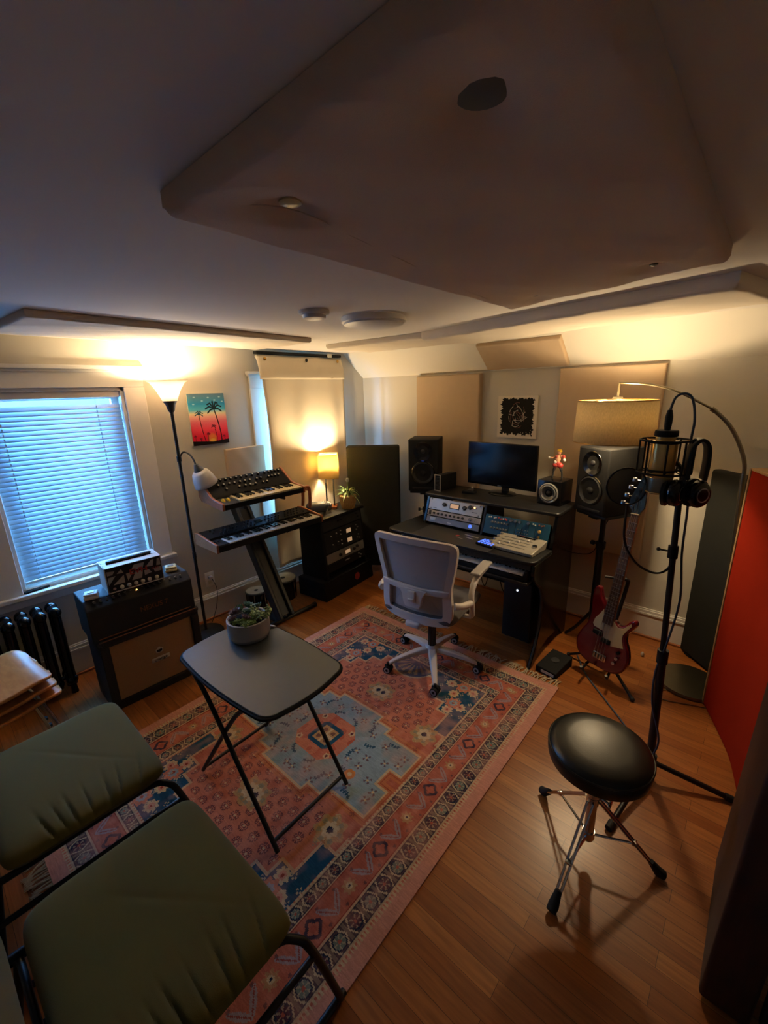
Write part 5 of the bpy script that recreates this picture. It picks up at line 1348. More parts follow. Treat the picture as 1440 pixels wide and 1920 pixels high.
for i, pts in enumerate((((-1.68, 3.18, 0.35), (-1.70, 3.12, 0.22), (-1.62, 3.05, 0.12), (-1.55, 3.0, 0.30), (-1.50, 2.99, 0.42)), ((-1.52, 3.18, 0.35), (-1.50, 3.1, 0.18), (-1.42, 3.05, 0.10), (-1.36, 3.02, 0.25), (-1.35, 3.02, 0.5)))):
    c_ = MB().tube(spline(pts, 8), 0.004, 6).build('desk_cable', M['rubber'])
    tag(c_, ['black cable looping under the desk below the power strip, left one', 'black cable looping under the desk below the power strip, right one'][i], 'cable')

# things on the desk
mt = thing('desk_mat', 'thin black desk mat with small stickers on the studio desk', 'desk mat', (-1.52, 2.43, 0.7525), R(0))
MB().rbox((0, 0, 0.0015), (0.62, 0.27, 0.003), 0.001).build('mat_sheet', M['dgrey'], mt)
MB().lathe([(0, 0.003), (0.014, 0.003), (0.014, 0.0036), (0, 0.0036)], 20, TR((-0.01, 0.03, 0))).build('red_sticker', M['pinkred'], mt)
for (x, y, w, h) in ((0.075, 0.075, 0.115, 0.014), (0.085, 0.03, 0.062, 0.010), (0.025, -0.005, 0.060, 0.005)):
    MB().box((x, y, 0.0034), (w, h, 0.0008), (0, 0, R(-8))).build('pale_sticker', M['silver'], mt)
npd = thing('number_keypad', 'small dark keypad with blue lit keys in front of the silver control surface', 'keypad', (-1.272, 2.42, 0.7565), R(-8))
MB().rbox((0, 0, 0.008), (0.135, 0.095, 0.014), 0.006).build('case', M['blackm'], npd)
k0 = None
for i in range(5):
    for j in range(4):
        if k0 is None: k0 = MB().rbox((0, 0, 0), (0.015, 0.014, 0.006), 0.003, 2).build('key', M['ledblue'], npd); o = k0
        else: o = link_copy(k0, npd)
        o.location = (-0.048 + i * 0.024, -0.032 + j * 0.0215, 0.017)
cs = thing('control_surface', 'silver fader control surface lying tilted at the right end of the desk', 'control surface', (-1.105, 2.490, 0.753), R(-3))
MB().prism([(-0.105, 0.0), (0.085, 0.0), (0.105, 0.052), (-0.105, 0.020)], -0.155, 0.155, mT(1, 0)).build('case', M['silvergrey'], cs, bev=0.004)
ca = math.atan2(0.032, 0.21)
Mc = TR((0, 0, 0.0365), (ca, 0, 0))
for i in range(4):
    MB().box((-0.015, -0.065 + i * 0.036, 0.0008), (0.20, 0.004, 0.001), m=Mc).build('fader_slot', M['mgrey'], cs)
for i in range(4): MB().lathe([(0.010, 0), (0.009, 0.012), (0, 0.013)], 16, Mc @ TR((-0.145, -0.070 + i * 0.045, 0.0))).build('knob', M['silver'], cs)
k0 = None
for i in range(4):
    if k0 is None: k0 = MB().box((0, 0, 0.005), (0.008, 0.014, 0.010), m=None).build('fader_cap', M['white'], cs); o = k0
    else: o = link_copy(k0, cs)
    T_ = Mc @ Matrix.Translation((-0.09 + i * 0.05, -0.065 + i * 0.036, 0)); o.location = T_.to_translation(); o.rotation_euler = (ca, 0, 0)
MB().box((0.02, 0.083, 0.001), (0.13, 0.016, 0.002), m=Mc).build('display', M['screen'], cs)
MB().lathe([(0.016, 0), (0.015, 0.01), (0, 0.012)], 20, Mc @ TR((0.125, -0.01, 0))).build('jog_wheel', M['chrome'], cs)

# things on the shelf
mo = thing('computer_monitor', 'switched-off black flat monitor on a round foot on the desk shelf', 'monitor', (-1.455, 2.92, 0.98), R(-3))
MB().rbox((0, 0.0, 0.215), (0.565, 0.022, 0.325), 0.004).build('bezel', M['blackg'], mo)
MB().box((0, -0.0115, 0.220), (0.550, 0.002, 0.300)).build('screen', M['screen'], mo)
MB().rbox((0, 0.028, 0.20), (0.22, 0.035, 0.16), 0.012).build('rear_housing', M['blackm'], mo)
MB().rbox((0.02, 0.045, 0.09), (0.055, 0.025, 0.18), 0.006).build('neck', M['black'], mo)
MB().lathe([(0, 0), (0.108, 0), (0.112, 0.006), (0.10, 0.014), (0.04, 0.018), (0, 0.019)], 40, TR((0.02, 0.0, 0), (0, 0, 0), (1, 0.75, 1))).build('foot', M['blackg'], mo)
MB().box((0, -0.0128, 0.060), (0.03, 0.002, 0.006)).build('badge', M['mgrey'], mo)
bx = thing('external_drive', 'small silver-framed black box standing at the left end of the desk shelf', 'drive', (-1.875, 2.80, 0.98), R(-6))
MB().rbox((0, 0.02, 0.065), (0.060, 0.20, 0.125), 0.006).build('body', M['blackm'], bx)
mb = MB(); 
for (a, b_) in (((-0.032, -0.085, 0.0), (-0.024, -0.078, 0.132)), ((0.024, -0.085, 0.0), (0.032, -0.078, 0.132)), ((-0.024, -0.085, 0.124), (0.024, -0.078, 0.132)), ((-0.024, -0.085, 0.0), (0.024, -0.078, 0.008))): mb.span(a, b_)
mb.build('silver_frame', M['silver'], bx, bev=0.002)
k0 = None
for i in range(9):
    if k0 is None: k0 = MB().box((0, -0.0815, 0), (0.040, 0.003, 0.004)).build('front_slat', M['dgrey'], bx); o = k0
    else: o = link_copy(k0, bx)
    o.location = (0, 0, 0.020 + i * 0.011)
dc = thing('charging_dock', 'small black dock with a beige tag in front of the monitor on the desk shelf', 'dock', (-1.645, 2.80, 0.98), R(10))
MB().rbox((0, 0, 0.010), (0.10, 0.06, 0.020), 0.005).build('base', M['blackm'], dc)
MB().rbox((0.01, 0.0, 0.026), (0.045, 0.035, 0.014), 0.004, rot=(0.3, 0, 0)).build('cradle', M['dgrey'], dc); MB().box((0.018, 0.012, 0.040), (0.015, 0.004, 0.022)).build('beige_tag', M['cream'], dc)
av = thing('cube_speaker', 'small black cube loudspeaker with a silver-ringed cone on the right end of the desk shelf', 'loudspeaker', (-1.035, 2.885, 0.98), R(-6))
MB().rbox((0, 0, 0.083), (0.165, 0.165, 0.165), 0.004).build('cabinet', M['blackg'], av)
Mf = TR((0, -0.083, 0.083), (R(90), 0, 0))
MB().lathe([(0.055, 0), (0.067, 0.001), (0.068, 0.006), (0.062, 0.010), (0.056, 0.008), (0.054, 0.002)], 40, Mf).build('silver_ring', M['silver'], av)
MB().lathe([(0.055, 0.005), (0.048, 0.009), (0.040, 0.001), (0.016, -0.012), (0, -0.013)], 40, Mf @ TR((0, 0, 0.006))).build('speaker_cone', M['mgrey'], av)
MB().ball((0, -0.083, 0.083), 0.016, (1, 0.8, 1), 14).build('dust_cap', M['dgrey'], av)
fg = thing('figurine', 'small painted figurine in red shorts with yellow hair on the cube loudspeaker', 'figurine', (-1.035, 2.90, 1.1462), R(8))
mb = MB()
for (s_, f_) in ((-1, (-0.026, -0.004)), (1, (0.034, 0.0))):
    mb.tube(spline([(f_[0], f_[1] - 0.010, 0.006), (f_[0], f_[1], 0.010), (f_[0] * 0.85, f_[1], 0.05), (s_ * 0.014, 0, 0.085)], 5), [0.006] * 6 + [0.0055] * 5 + [0.009] * 5, 8)
mb.build('legs', M['rubber'], fg)
mb = MB(); mb.ball((-0.014, 0, 0.092), 0.020, (1, 0.85, 0.9), 12); mb.ball((0.016, 0, 0.090), 0.021, (1, 0.85, 0.9), 12); mb.ball((0, 0, 0.104), 0.020, (1.1, 0.8, 0.7), 12); mb.build('shorts', M['pinkred'], fg)
MB().ball((-0.012, -0.006, 0.112), 0.013, (1, 0.8, 1.1), 10).build('white_sash', M['white'], fg)
mb = MB(); mb.tube([(0, 0, 0.108), (0.0, 0, 0.135), (0.0, 0, 0.160)], [0.012, 0.019, 0.010], 10)
mb.tube(spline([(-0.014, 0, 0.150), (-0.032, -0.004, 0.138), (-0.050, -0.008, 0.140)], 4), 0.006, 8); mb.tube(spline([(0.014, 0, 0.150), (0.034, 0.0, 0.150), (0.040, -0.006, 0.130)], 4), [0.008] * 9, 8)
mb.build('torso', M['skin'], fg)
mb = MB(); mb.ball((-0.054, -0.009, 0.141), 0.008); mb.ball((0.042, -0.008, 0.128), 0.010); mb.build('gloves', M['white'], fg)
mb = MB(); mb.ball((0.034, 0.0, 0.150), 0.012); mb.ball((-0.008, -0.010, 0.150), 0.009); mb.build('jacket', M['pinkred'], fg)
MB().ball((0.004, -0.002, 0.176), 0.015, (1, 0.95, 1.1), 12).build('head', M['skin'], fg)
MB().ball((0.006, 0.002, 0.186), 0.0165, (1.1, 1, 0.85), 12).build('hair', M['yellow'], fg)

# ------------------------------------------------------------------ studio monitors on stands
def studio_monitor(label, c, z0, h, w, d, rz):
    t = thing('studio_monitor', label, 'loudspeaker', (c[0], c[1], z0), rz, 'two-way studio loudspeakers either side of the desk')
    MB().rbox((0, 0, h / 2), (w, d, h), 0.007, 3).build('cabinet', M['blackm'], t)
    y = -d / 2
    MB().rbox((0, y + 0.002, h / 2), (w - 0.012, 0.010, h - 0.012), 0.004).build('front_baffle', M['blackm'], t)
    Mw = TR((0, y - 0.003, h * 0.36), (R(90), 0, 0)); Mt = TR((0, y - 0.003, h * 0.775), (R(90), 0, 0)); r = w * 0.385
    MB().lathe([(r * 0.98, -0.002), (r * 1.04, 0.002), (r, 0.006), (r * 0.94, 0.002)], 44, Mw).build('woofer_ring', M['blackg'], t)
    MB().lathe([(r * 0.96, 0.003), (r * 0.88, 0.007), (r * 0.80, 0.001), (r * 0.35, -0.020), (r * 0.30, -0.018), (0, -0.010)], 44, Mw @ TR((0, 0, 0.004))).build('woofer_cone', M['rubber'], t)
    MB().ball((0, y - 0.004, h * 0.36), r * 0.26, (1, 0.6, 1), 16).build('dust_cap', M['blackm'], t)
    MB().lathe([(r * 0.80, 0.0), (r * 0.78, 0.003), (r * 0.55, -0.004), (r * 0.30, -0.012), (0, -0.012)], 40, Mt @ TR((0, 0, 0.006))).build('tweeter_horn', M['blackg'], t)
    MB().ball((0, y - 0.001, h * 0.775), r * 0.20, (1, 0.7, 1), 14).build('tweeter_dome', M['dgrey'], t)
    MB().rbox((0, y - 0.004, 0.028), (w * 0.72, 0.006, 0.018), 0.002).build('bass_port', M['rubber'], t)
    for x in (-0.008, 0.004): MB().box((x, y - 0.006, h * 0.60), (0.006, 0.002, 0.004)).build('status_light', M['ledblue'], t)
    return t
def speaker_stand(label, c, zt, rz, rbase=0.22, knob_side=-1):
    t = thing('speaker_stand', label, 'speaker stand', (c[0], c[1], 0), rz, 'black loudspeaker stands')
    MB().rbox((0, 0, zt - 0.012), (0.235, 0.24, 0.020), 0.004).build('top_plate', M['black'], t)
    MB().rbox((0, 0, zt - 0.03), (0.07, 0.20, 0.020), 0.004).build('plate_bracket', M['black'], t)
    MB().cyl((0, 0, 0.50), (0, 0, zt - 0.03), 0.0175).build('upper_tube', M['black'], t)
    MB().cyl((0, 0, 0.10), (0, 0, 0.74), 0.024).build('lower_tube', M['black'], t)
    MB().cyl((0, 0, 0.705), (0, 0, 0.75), 0.030).build('clamp_collar', M['rubber'], t)
    MB().tube([(0, 0, 0.73), (knob_side * 0.055, -0.01, 0.73)], 0.006, 8).build('clamp_bolt', M['dgrey'], t)
    MB().cyl((knob_side * 0.048, -0.009, 0.73), (knob_side * 0.066, -0.011, 0.73), 0.015).build('clamp_knob', M['rubber'], t)
    for k in range(3):
        a = R(90 + 120 * k)
        MB().tube(spline([(0.02 * math.cos(a), 0.02 * math.sin(a), 0.22), (rbase * 0.6 * math.cos(a), rbase * 0.6 * math.sin(a), 0.09), (rbase * math.cos(a), rbase * math.sin(a), 0.012)], 5), 0.011, 8).build('leg', M['black'], t)
    return t
ang = R(27)
def offs(c, a, dx, dy): return (c[0] + dx * math.cos(a) - dy * math.sin(a), c[1] + dx * math.sin(a) + dy * math.cos(a))
cL = offs((-2.11, 2.835), ang, 0, 0.145)
studio_monitor('left studio loudspeaker on a stand between the charcoal panel and the monitor', cL, 0.925, 0.435, 0.25, 0.29, ang)
speaker_stand('black stand under the left studio loudspeaker beside the desk', cL, 0.925, ang)
aR = R(-27.5)
cR = offs((-0.785, 2.805), aR, 0, 0.14)
studio_monitor('right studio loudspeaker on a stand under the drum lampshade', cR, 0.965, 0.415, 0.24, 0.28, aR)
speaker_stand('black stand under the right studio loudspeaker behind the bass', cR, 0.965, aR, 0.165)
c_ = MB().tube(spline([(cR[0] + 0.03, cR[1] + 0.06, 0.93), (cR[0] - 0.02, cR[1] + 0.05, 0.80), (cR[0] - 0.03, cR[1] + 0.05, 0.72), (cR[0] - 0.08, cR[1] + 0.06, 0.63), (cR[0] - 0.22, cR[1] + 0.08, 0.60)], 8), 0.003, 6).build('speaker_cable', M['rubber'])
tag(c_, 'thin black cable hanging behind the right loudspeaker stand', 'cable')

# ------------------------------------------------------------------ white office chair
oc = thing('office_chair', 'white mesh-back swivel office chair seen from behind at the studio desk', 'office chair', (-1.428, 2.010, 0.009), R(7))
def ring_mesh(pts, width, thick, fy, name, m, inset_fn=None):
    """closed flat frame following pts (x,z), offset inwards by width; fy(x,z) gives its depth"""
    n = len(pts); P = [Vector((p[0], p[1])) for p in pts]; inn = []
    cx = sum(p.x for p in P) / n; cz = sum(p.y for p in P) / n
    for i in range(n):
        t = (P[(i + 1) % n] - P[i - 1]).normalized(); nn = Vector((-t.y, t.x))
        if nn.dot(Vector((cx, cz)) - P[i]) < 0: nn = -nn
        w = width(P[i]) if callable(width) else width
        inn.append(P[i] + nn * w)
    vs = []
    for (A, dy) in ((P, -thick / 2), (inn, -thick / 2), (inn, thick / 2), (P, thick / 2)):
        for p in A: vs.append((p.x, fy(p.x, p.y) + dy, p.y))
    fs = []
    for a in range(4):
        b = (a + 1) % 4
        for i in range(n): fs.append((a * n + i, a * n + (i + 1) % n, b * n + (i + 1) % n, b * n + i))
    mb = MB(); mb.add(vs, fs); return mb, inn
def fy(x, z): # back leans away at the top, wraps at the sides
    return -0.215 - 0.13 * max(0, (z - 0.60)) ** 1.2 / 0.35 ** 0.2 * 0.9 - 0.03 * (z < 0.6) * 0 + 0.55 * x * x
outl = spline([(0.0, 0.955), (0.20, 0.950), (0.258, 0.935), (0.268, 0.89), (0.250, 0.78), (0.228, 0.66), (0.232, 0.54), (0.225, 0.47), (0.18, 0.428), (0.0, 0.415), (-0.18, 0.428), (-0.225, 0.47), (-0.232, 0.54), (-0.228, 0.66), (-0.250, 0.78), (-0.268, 0.89), (-0.258, 0.935), (-0.20, 0.950)], 5, closed=True)
outl = [(p[0], p[1]) for p in [(v.x, v.y) for v in [Vector((q[0], q[1], 0)) if len(q) == 2 else q for q in outl]]] if False else [(p[0], p[1]) for p in outl]
mb, inn = ring_mesh(outl, lambda p: 0.038 if p.y > 0.62 else 0.05, 0.026, fy, 'back_frame', None)
mb.build('back_frame', M['white'], oc, bev=0.007, seg=3, angle=60)
mb = MB(); c0 = sum((Vector(p) for p in inn), Vector((0, 0))) / len(inn)
n = len(inn); vs = []; fs = []
for k in range(9):
    f_ = k / 8
    for p in inn: q = c0 + (p - c0) * f_ * 1.02; vs.append((q.x, fy(q.x, q.y) + 0.012, q.y))
for k in range(8):
    for i in range(n): fs.append((k * n + i, k * n + (i + 1) % n, (k + 1) * n + (i + 1) % n, (k + 1) * n + i))
mb.add(vs, fs); mb.build('mesh_back', M['meshback'], oc, solid=0.0015)
# lumbar crossbar and central bracket
mb = MB(); mb.grid(lambda u, v: ((u - 0.5) * 0.44, fy((u - 0.5) * 0.44, 0.655) - 0.010, 0.640 + 0.035 * (1 - (2 * u - 1) ** 2) * -0.2 + (v - 0.5) * 0.034), 20, 2)
mb.build('lumbar_bar', M['white'], oc, solid=0.022, bev=0.004)
MB().prism([(-0.095, 0.640), (0.095, 0.640), (0.070, 0.60), (0.060, 0.545), (0.045, 0.520), (-0.045, 0.520), (-0.060, 0.545), (-0.070, 0.60)], -0.012, 0.012, Matrix(((1, 0, 0, 0), (0, 0, 1, -0.235), (0, 1, 0, 0), (0, 0, 0, 1)))).build('lumbar_bracket', M['white'], oc, bev=0.005)
MB().rbox((0, -0.250, 0.595), (0.050, 0.016, 0.070), 0.005).build('lumbar_slider', M['white'], oc)
MB().rbox((0, -0.262, 0.578), (0.040, 0.014, 0.014), 0.005).build('slider_tab', M['white'], oc)
MB().grid(lambda u, v: ((u - 0.5) * 0.34, fy((u - 0.5) * 0.34, 0.70) + 0.025, 0.675 + 0.05 * v), 16, 3).build('lumbar_pad', M['white'], oc, solid=0.008, bev=0.003)
s_ = cushion(0.48, 0.47, 0.075, 21).build('seat', M['seatgrey'], oc); s_.location = (0, 0.02, 0.455)
MB().rbox((0, 0.02, 0.415), (0.40, 0.38, 0.03), 0.012).build('seat_pan', M['white'], oc)
MB().rbox((0, -0.20, 0.405), (0.10, 0.10, 0.035), 0.012).build('back_mount', M['white'], oc)
MB().rbox((0, 0, 0.378), (0.16, 0.18, 0.05), 0.012).build('tilt_mechanism', M['blackm'], oc)
MB().cyl((0, 0, 0.14), (0, 0, 0.36), 0.026).build('gas_column', M['blackg'], oc)
for sx in (-1, 1):
    MB().tube(spline([(sx * 0.225, -0.02, 0.43), (sx * 0.285, -0.05, 0.455), (sx * 0.300, -0.075, 0.52), (sx * 0.292, -0.07, 0.60), (sx * 0.285, -0.02, 0.655), (sx * 0.283, 0.05, 0.680), (sx * 0.283, 0.16, 0.690)], 6), [0.013] * 8 + [0.017] * 14 + [0.019] * 15, 12).build('armrest_loop', M['white'], oc)
    MB().tube(spline([(sx * 0.300, -0.09, 0.56), (sx * 0.275, -0.16, 0.565), (sx * 0.245, -0.19, 0.57)], 5), 0.020, 12).build('armrest_hinge', M['white'], oc)
    MB().rbox((sx * 0.283, 0.09, 0.708), (0.062, 0.20, 0.018), 0.008, 3, rot=(R(4), 0, 0)).build('armrest_pad', M['greyplastic'], oc)
MB().lathe([(0, 0.085), (0.035, 0.085), (0.045, 0.10), (0.045, 0.13), (0.03, 0.145), (0, 0.145)], 28).build('base_hub', M['white'], oc)
for k in range(5):
    a = R(14 + 72 * k)
    ca_, sa_ = math.cos(a), math.sin(a)
    pts = [(0.03, 0.118), (0.12, 0.108), (0.22, 0.088), (0.275, 0.072), (0.298, 0.060)]
    wd = [0.030, 0.026, 0.020, 0.017, 0.014]; ht = [0.030, 0.028, 0.022, 0.018, 0.014]
    mb = MB(); vs = []; fs = []
    for (r_, z), w, h in zip(pts, wd, ht):
        for (dx, dz) in ((-w, -h / 2), (w, -h / 2), (w * 0.75, h / 2), (-w * 0.75, h / 2)): vs.append((r_ * ca_ - dx * sa_, r_ * sa_ + dx * ca_, z + dz))
    for i in range(4):
        for j in range(4): fs.append((i * 4 + j, i * 4 + (j + 1) % 4, (i + 1) * 4 + (j + 1) % 4, (i + 1) * 4 + j))
    fs += [(3, 2, 1, 0), (16, 17, 18, 19)]
    mb.add(vs, fs); mb.build('base_arm', M['white'], oc, bev=0.006, seg=3)
    cx0, cy0 = 0.300 * ca_, 0.300 * sa_; ca2 = a + R([70, 20, 100, 50, -30][k])
    ax = Vector((math.cos(ca2), math.sin(ca2), 0))
    cst = MB().cyl((cx0, cy0, 0.045), (cx0, cy0, 0.07), 0.010).build('caster', M['blackm'], oc)
    MB().rbox((cx0, cy0, 0.036), (0.016, 0.045, 0.036), 0.007, rot=(0, 0, ca2)).build('caster_fork', M['blackm'], cst)
    for s2 in (-1, 1):
        p = Vector((cx0, cy0, 0.0255)) + ax * s2 * 0.016
        MB().cyl(p - ax * 0.009, p + ax * 0.009, 0.025, seg=24).build('wheel', M['blackm'], cst)
        MB().cyl(p + ax * s2 * 0.009, p + ax * s2 * 0.0105, 0.0185, seg=20).build('wheel_cap', M['greyplastic'], cst)
        MB().cyl(p + ax * s2 * 0.0106, p + ax * s2 * 0.0115, 0.009, seg=16).build('hub_cap', M['blackm'], cst)

# ------------------------------------------------------------------ bass guitar on its stand
bs = thing('bass_guitar', 'dark red electric bass guitar with cream pickguard leaning on a black stand', 'bass guitar', (-0.560, 2.505, 0.10))
axis = (Vector((-0.475, 2.70, 1.28)) - Vector((-0.560, 2.505, 0.10))).normalized()
nrm = Vector((-0.28, -0.96, 0)); nrm = (nrm - axis * nrm.dot(axis)).normalized(); lat = axis.cross(nrm).normalized()
Rm = Matrix(((lat.x, axis.x, nrm.x), (lat.y, axis.y, nrm.y), (lat.z, axis.z, nrm.z)))
bs.rotation_euler = Rm.to_euler()
body = [(0, 0), (0.085, 0.006), (0.140, 0.045), (0.160, 0.11), (0.148, 0.175), (0.118, 0.235), (0.118, 0.275), (0.140, 0.315), (0.152, 0.350), (0.138, 0.370), (0.116, 0.355), (0.095, 0.322), (0.062, 0.305), (0.036, 0.322), (0.0, 0.325), (-0.034, 0.345), (-0.042, 0.385), (-0.072, 0.43), (-0.090, 0.475), (-0.112, 0.485), (-0.128, 0.455), (-0.127, 0.38), (-0.114, 0.30), (-0.124, 0.235), (-0.150, 0.175), (-0.166, 0.11), (-0.145, 0.045), (-0.085, 0.006)]
body = [(p[0], p[1]) for p in spline([(x, y, 0) for x, y in body], 4, closed=True)]
MB().prism(body, -0.04, 0.0).build('body', M['redmetal'], bs, bev=0.010, seg=4, angle=50)
pgd = [(-0.040, 0.365), (-0.033, 0.33), (0.034, 0.315), (0.062, 0.290), (0.092, 0.300), (0.126, 0.345), (0.132, 0.332), (0.112, 0.295), (0.098, 0.262), (0.100, 0.232), (0.118, 0.185), (0.045, 0.165), (0.040, 0.190), (-0.008, 0.195), (-0.012, 0.232), (-0.075, 0.240), (-0.085, 0.255), (-0.078, 0.290), (-0.058, 0.325)]
MB().prism(pgd, 0.0, 0.0025).build('pickguard', M['pickguard'], bs, bev=0.0006)
MB().rbox((-0.042, 0.212, 0.006), (0.058, 0.030, 0.012), 0.004).build('pickup', M['blackm'], bs)
MB().rbox((0.014, 0.182, 0.006), (0.056, 0.030, 0.012), 0.004).build('pickup', M['blackm'], bs)
MB().rbox((0, 0.075, 0.005), (0.080, 0.040, 0.006), 0.001).build('bridge', M['chrome'], bs)
for i in range(4): MB().cyl((-0.028 + i * 0.0187, 0.060, 0.0135), (-0.028 + i * 0.0187, 0.090, 0.0135), 0.0065, seg=10).build('saddle', M['chrome'], bs)
for (x, y) in ((0.100, 0.150), (0.098, 0.115), (0.088, 0.080)): MB().lathe([(0.0105, 0), (0.010, 0.014), (0, 0.015)], 16, TR((x, y, 0))).build('control_knob', M['blackg'] if y > .14 else M['chrome'], bs)
N0, N1 = 0.285, 0.958
MB().prism([(-0.030, N0), (0.030, N0), (0.0215, N1), (-0.0215, N1)], -0.012, 0.006).build('neck', M['paleedge'], bs, bev=0.004)
MB().prism([(-0.030, N0), (0.030, N0), (0.0215, N1), (-0.0215, N1)], 0.006, 0.011).build('fingerboard', M['rosewood'], bs)
scale_L = N1 - 0.075; 
for k in range(1, 22):
    y = N1 - scale_L * (1 - 2 ** (-k / 12)); 
    if y < N0: break
    hw = 0.0215 + (0.030 - 0.0215) * (N1 - y) / (N1 - N0)
    MB().box((0, y, 0.0115), (2 * hw - 0.001, 0.0025, 0.0022)).build('fret', M['string'], bs)
for k in (3, 5, 7, 9, 12, 15, 17, 19):
    y = N1 - scale_L * (1 - (2 ** (-k / 12) + 2 ** (-(k - 1) / 12)) / 2); MB().cyl((0, y, 0.011), (0, y, 0.0114), 0.0035, seg=10).build('inlay_dot', M['pickguard'], bs)
MB().box((0, N1, 0.011), (0.043, 0.005, 0.008)).build('nut', M['pickguard'], bs)
hd = [(-0.0215, 0.958), (-0.026, 0.975), (-0.050, 0.995), (-0.052, 1.03), (-0.040, 1.08), (-0.024, 1.13), (-0.012, 1.165), (0.012, 1.178), (0.032, 1.168), (0.033, 1.145), (0.024, 1.10), (0.034, 1.04), (0.036, 1.0), (0.024, 0.972), (0.0215, 0.958)]
MB().prism(hd, -0.010, 0.003).build('headstock', M['head_reflect'], bs, bev=0.002)
for i, (x, y) in enumerate(((-0.028, 1.005), (-0.018, 1.052), (-0.006, 1.10), (0.006, 1.145))):
    MB().cyl((x, y, 0.003), (x, y, 0.016), 0.0055, seg=14).build('string_post', M['chrome'], bs)
    MB().cyl((x, y, 0.0), (x, y, 0.0045), 0.010, seg=18).build('post_washer', M['chrome'], bs)
    tn = MB().cyl((x - 0.02, y, -0.006), (x - 0.045, y, -0.006), 0.004, seg=10).build('tuner_shaft', M['chrome'], bs)
    MB().rbox((x - 0.060, y, -0.006), (0.028, 0.026, 0.006), 0.003).build('tuning_key', M['chrome'], tn)
for i in range(4):
    xb = -0.028 + i * 0.0187; xn = -0.014 + i * 0.0093; x, y = ((-0.028, 1.005), (-0.018, 1.052), (-0.006, 1.10), (0.006, 1.145))[i]
    MB().tube([(xb, 0.062, 0.020), (xn, 0.958, 0.0165), (x, y, 0.010)], 0.0012 - i * 0.0001, 6).build('string', M['string'], bs)
st = thing('instrument_stand', 'black tubular stand holding up the red bass', 'instrument stand', (-0.56, 2.60, 0))
MB().tube(spline([(0.0, 0.06, 0.10), (0.03, 0.12, 0.35), (0.055, 0.16, 0.56), (0.050, 0.155, 0.60), (0.0, 0.14, 0.605)], 6), 0.011, 10).build('upright', M['black'], st)
MB().tube([(-0.065, 0.125, 0.600), (0.05, 0.15, 0.605)], 0.008, 8).build('cradle_bar', M['black'], st)
for (x, y) in ((0.215, -0.145), (-0.215, 0.07), (0.10, 0.27)):
    MB().tube([(0, 0.02, 0.15), (x, y, 0.012)], 0.009, 8).build('leg', M['black'], st)
    MB().ball((x, y, 0.013), 0.013).build('rubber_foot', M['rubber'], st)
MB().tube(spline([(0, 0.02, 0.12), (-0.06, -0.04, 0.085), (-0.07, -0.14, 0.080), (-0.07, -0.16, 0.11)], 5), 0.008, 8).build('lower_yoke', M['black'], st)
MB().tube(spline([(0, 0.02, 0.12), (0.06, -0.04, 0.085), (0.07, -0.14, 0.080), (0.07, -0.16, 0.11)], 5), 0.008, 8).build('lower_yoke', M['black'], st)
MB().cyl((0, 0.02, 0.08), (0, 0.03, 0.17), 0.016).build('hub', M['rubber'], st)

# pedal on the floor
pd = thing('foot_pedal', 'black foot pedal with a white label on the floor beside the desk foot', 'pedal', (-0.800, 2.475, 0), R(-8))
MB().prism([(-0.105, 0.0), (0.105, 0.0), (0.105, 0.065), (-0.105, 0.040)], -0.068, 0.068, mT(1, 0)).build('case', M['blackm'], pd, bev=0.004)
MB().box((0.012, -0.1065, 0.020), (0.085, 0.002, 0.018)).build('white_label', M['white'], pd)
MB().lathe([(0, 0), (0.025, 0), (0.025, 0.004), (0, 0.005)], 24, TR((0, 0.01, 0.0535), (0.118, 0, 0))).build('round_mark', M['dgrey'], pd)
pk = MB().lathe([(0, 0), (0.008, 0.002), (0.012, 0.014), (0.006, 0.03), (0, 0.033)], 12).build('bottle_cap', M['white']); pk.location = (-0.40, 2.97, 0); tag(pk, 'tiny white cap standing on the floor right of the bass', 'small item')
pk = MB().rbox((0, 0, 0.006), (0.03, 0.018, 0.012), 0.003).build('white_scrap', M['cream']); pk.location = (-0.50, 2.99, 0); tag(pk, 'tiny pale scrap on the floor just right of the bass body', 'small item')

# ------------------------------------------------------------------ arc lamp
al = thing('arc_lamp', 'tall arc floor lamp with linen drum shade and round brushed metal base', 'floor lamp', (0, 0, 0))
MB().lathe([(0, 0), (0.170, 0), (0.174, 0.006), (0.170, 0.022), (0.03, 0.030), (0, 0.030)], 64, TR((-0.125, 2.835, 0))).build('base', M['nickel'], al)
arc = spline([(0.02, 2.80, 0.03), (-0.010, 2.80, 0.40), (-0.040, 2.79, 0.80), (-0.062, 2.78, 1.20), (-0.075, 2.78, 1.36), (-0.140, 2.76, 1.51), (-0.215, 2.745, 1.598), (-0.275, 2.735, 1.640), (-0.400, 2.72, 1.708), (-0.51, 2.71, 1.742), (-0.60, 2.70, 1.754), (-0.665, 2.70, 1.756)], 8)
i1, i2 = 28, 52
MB().tube(arc[:i1], 0.0125, 14).build('lower_pole', M['nickel'], al)
MB().tube(arc[i1 - 1:i2], 0.0095, 12).build('middle_arc', M['nickel'], al)
MB().tube(arc[i2 - 1:], 0.0060, 10).build('upper_arc', M['nickel'], al)
MB().tube(arc[i2 - 3:i2 + 1], 0.012, 10).build('arc_joint', M['nickel'], al); MB().tube(arc[i1 - 2:i1 + 1], 0.014, 12).build('pole_joint', M['nickel'], al)
MB().cyl((-0.665, 2.70, 1.757), (-0.665, 2.70, 1.68), 0.006).build('drop_rod', M['cream'], al)
MB().lathe([(0, 0), (0.028, 0), (0.024, 0.010), (0, 0.012)], 24, TR((-0.665, 2.70, 1.672))).build('shade_cap', M['cream'], al)
Ms = TR((-0.665, 2.70, 0), (0, 0, 0))
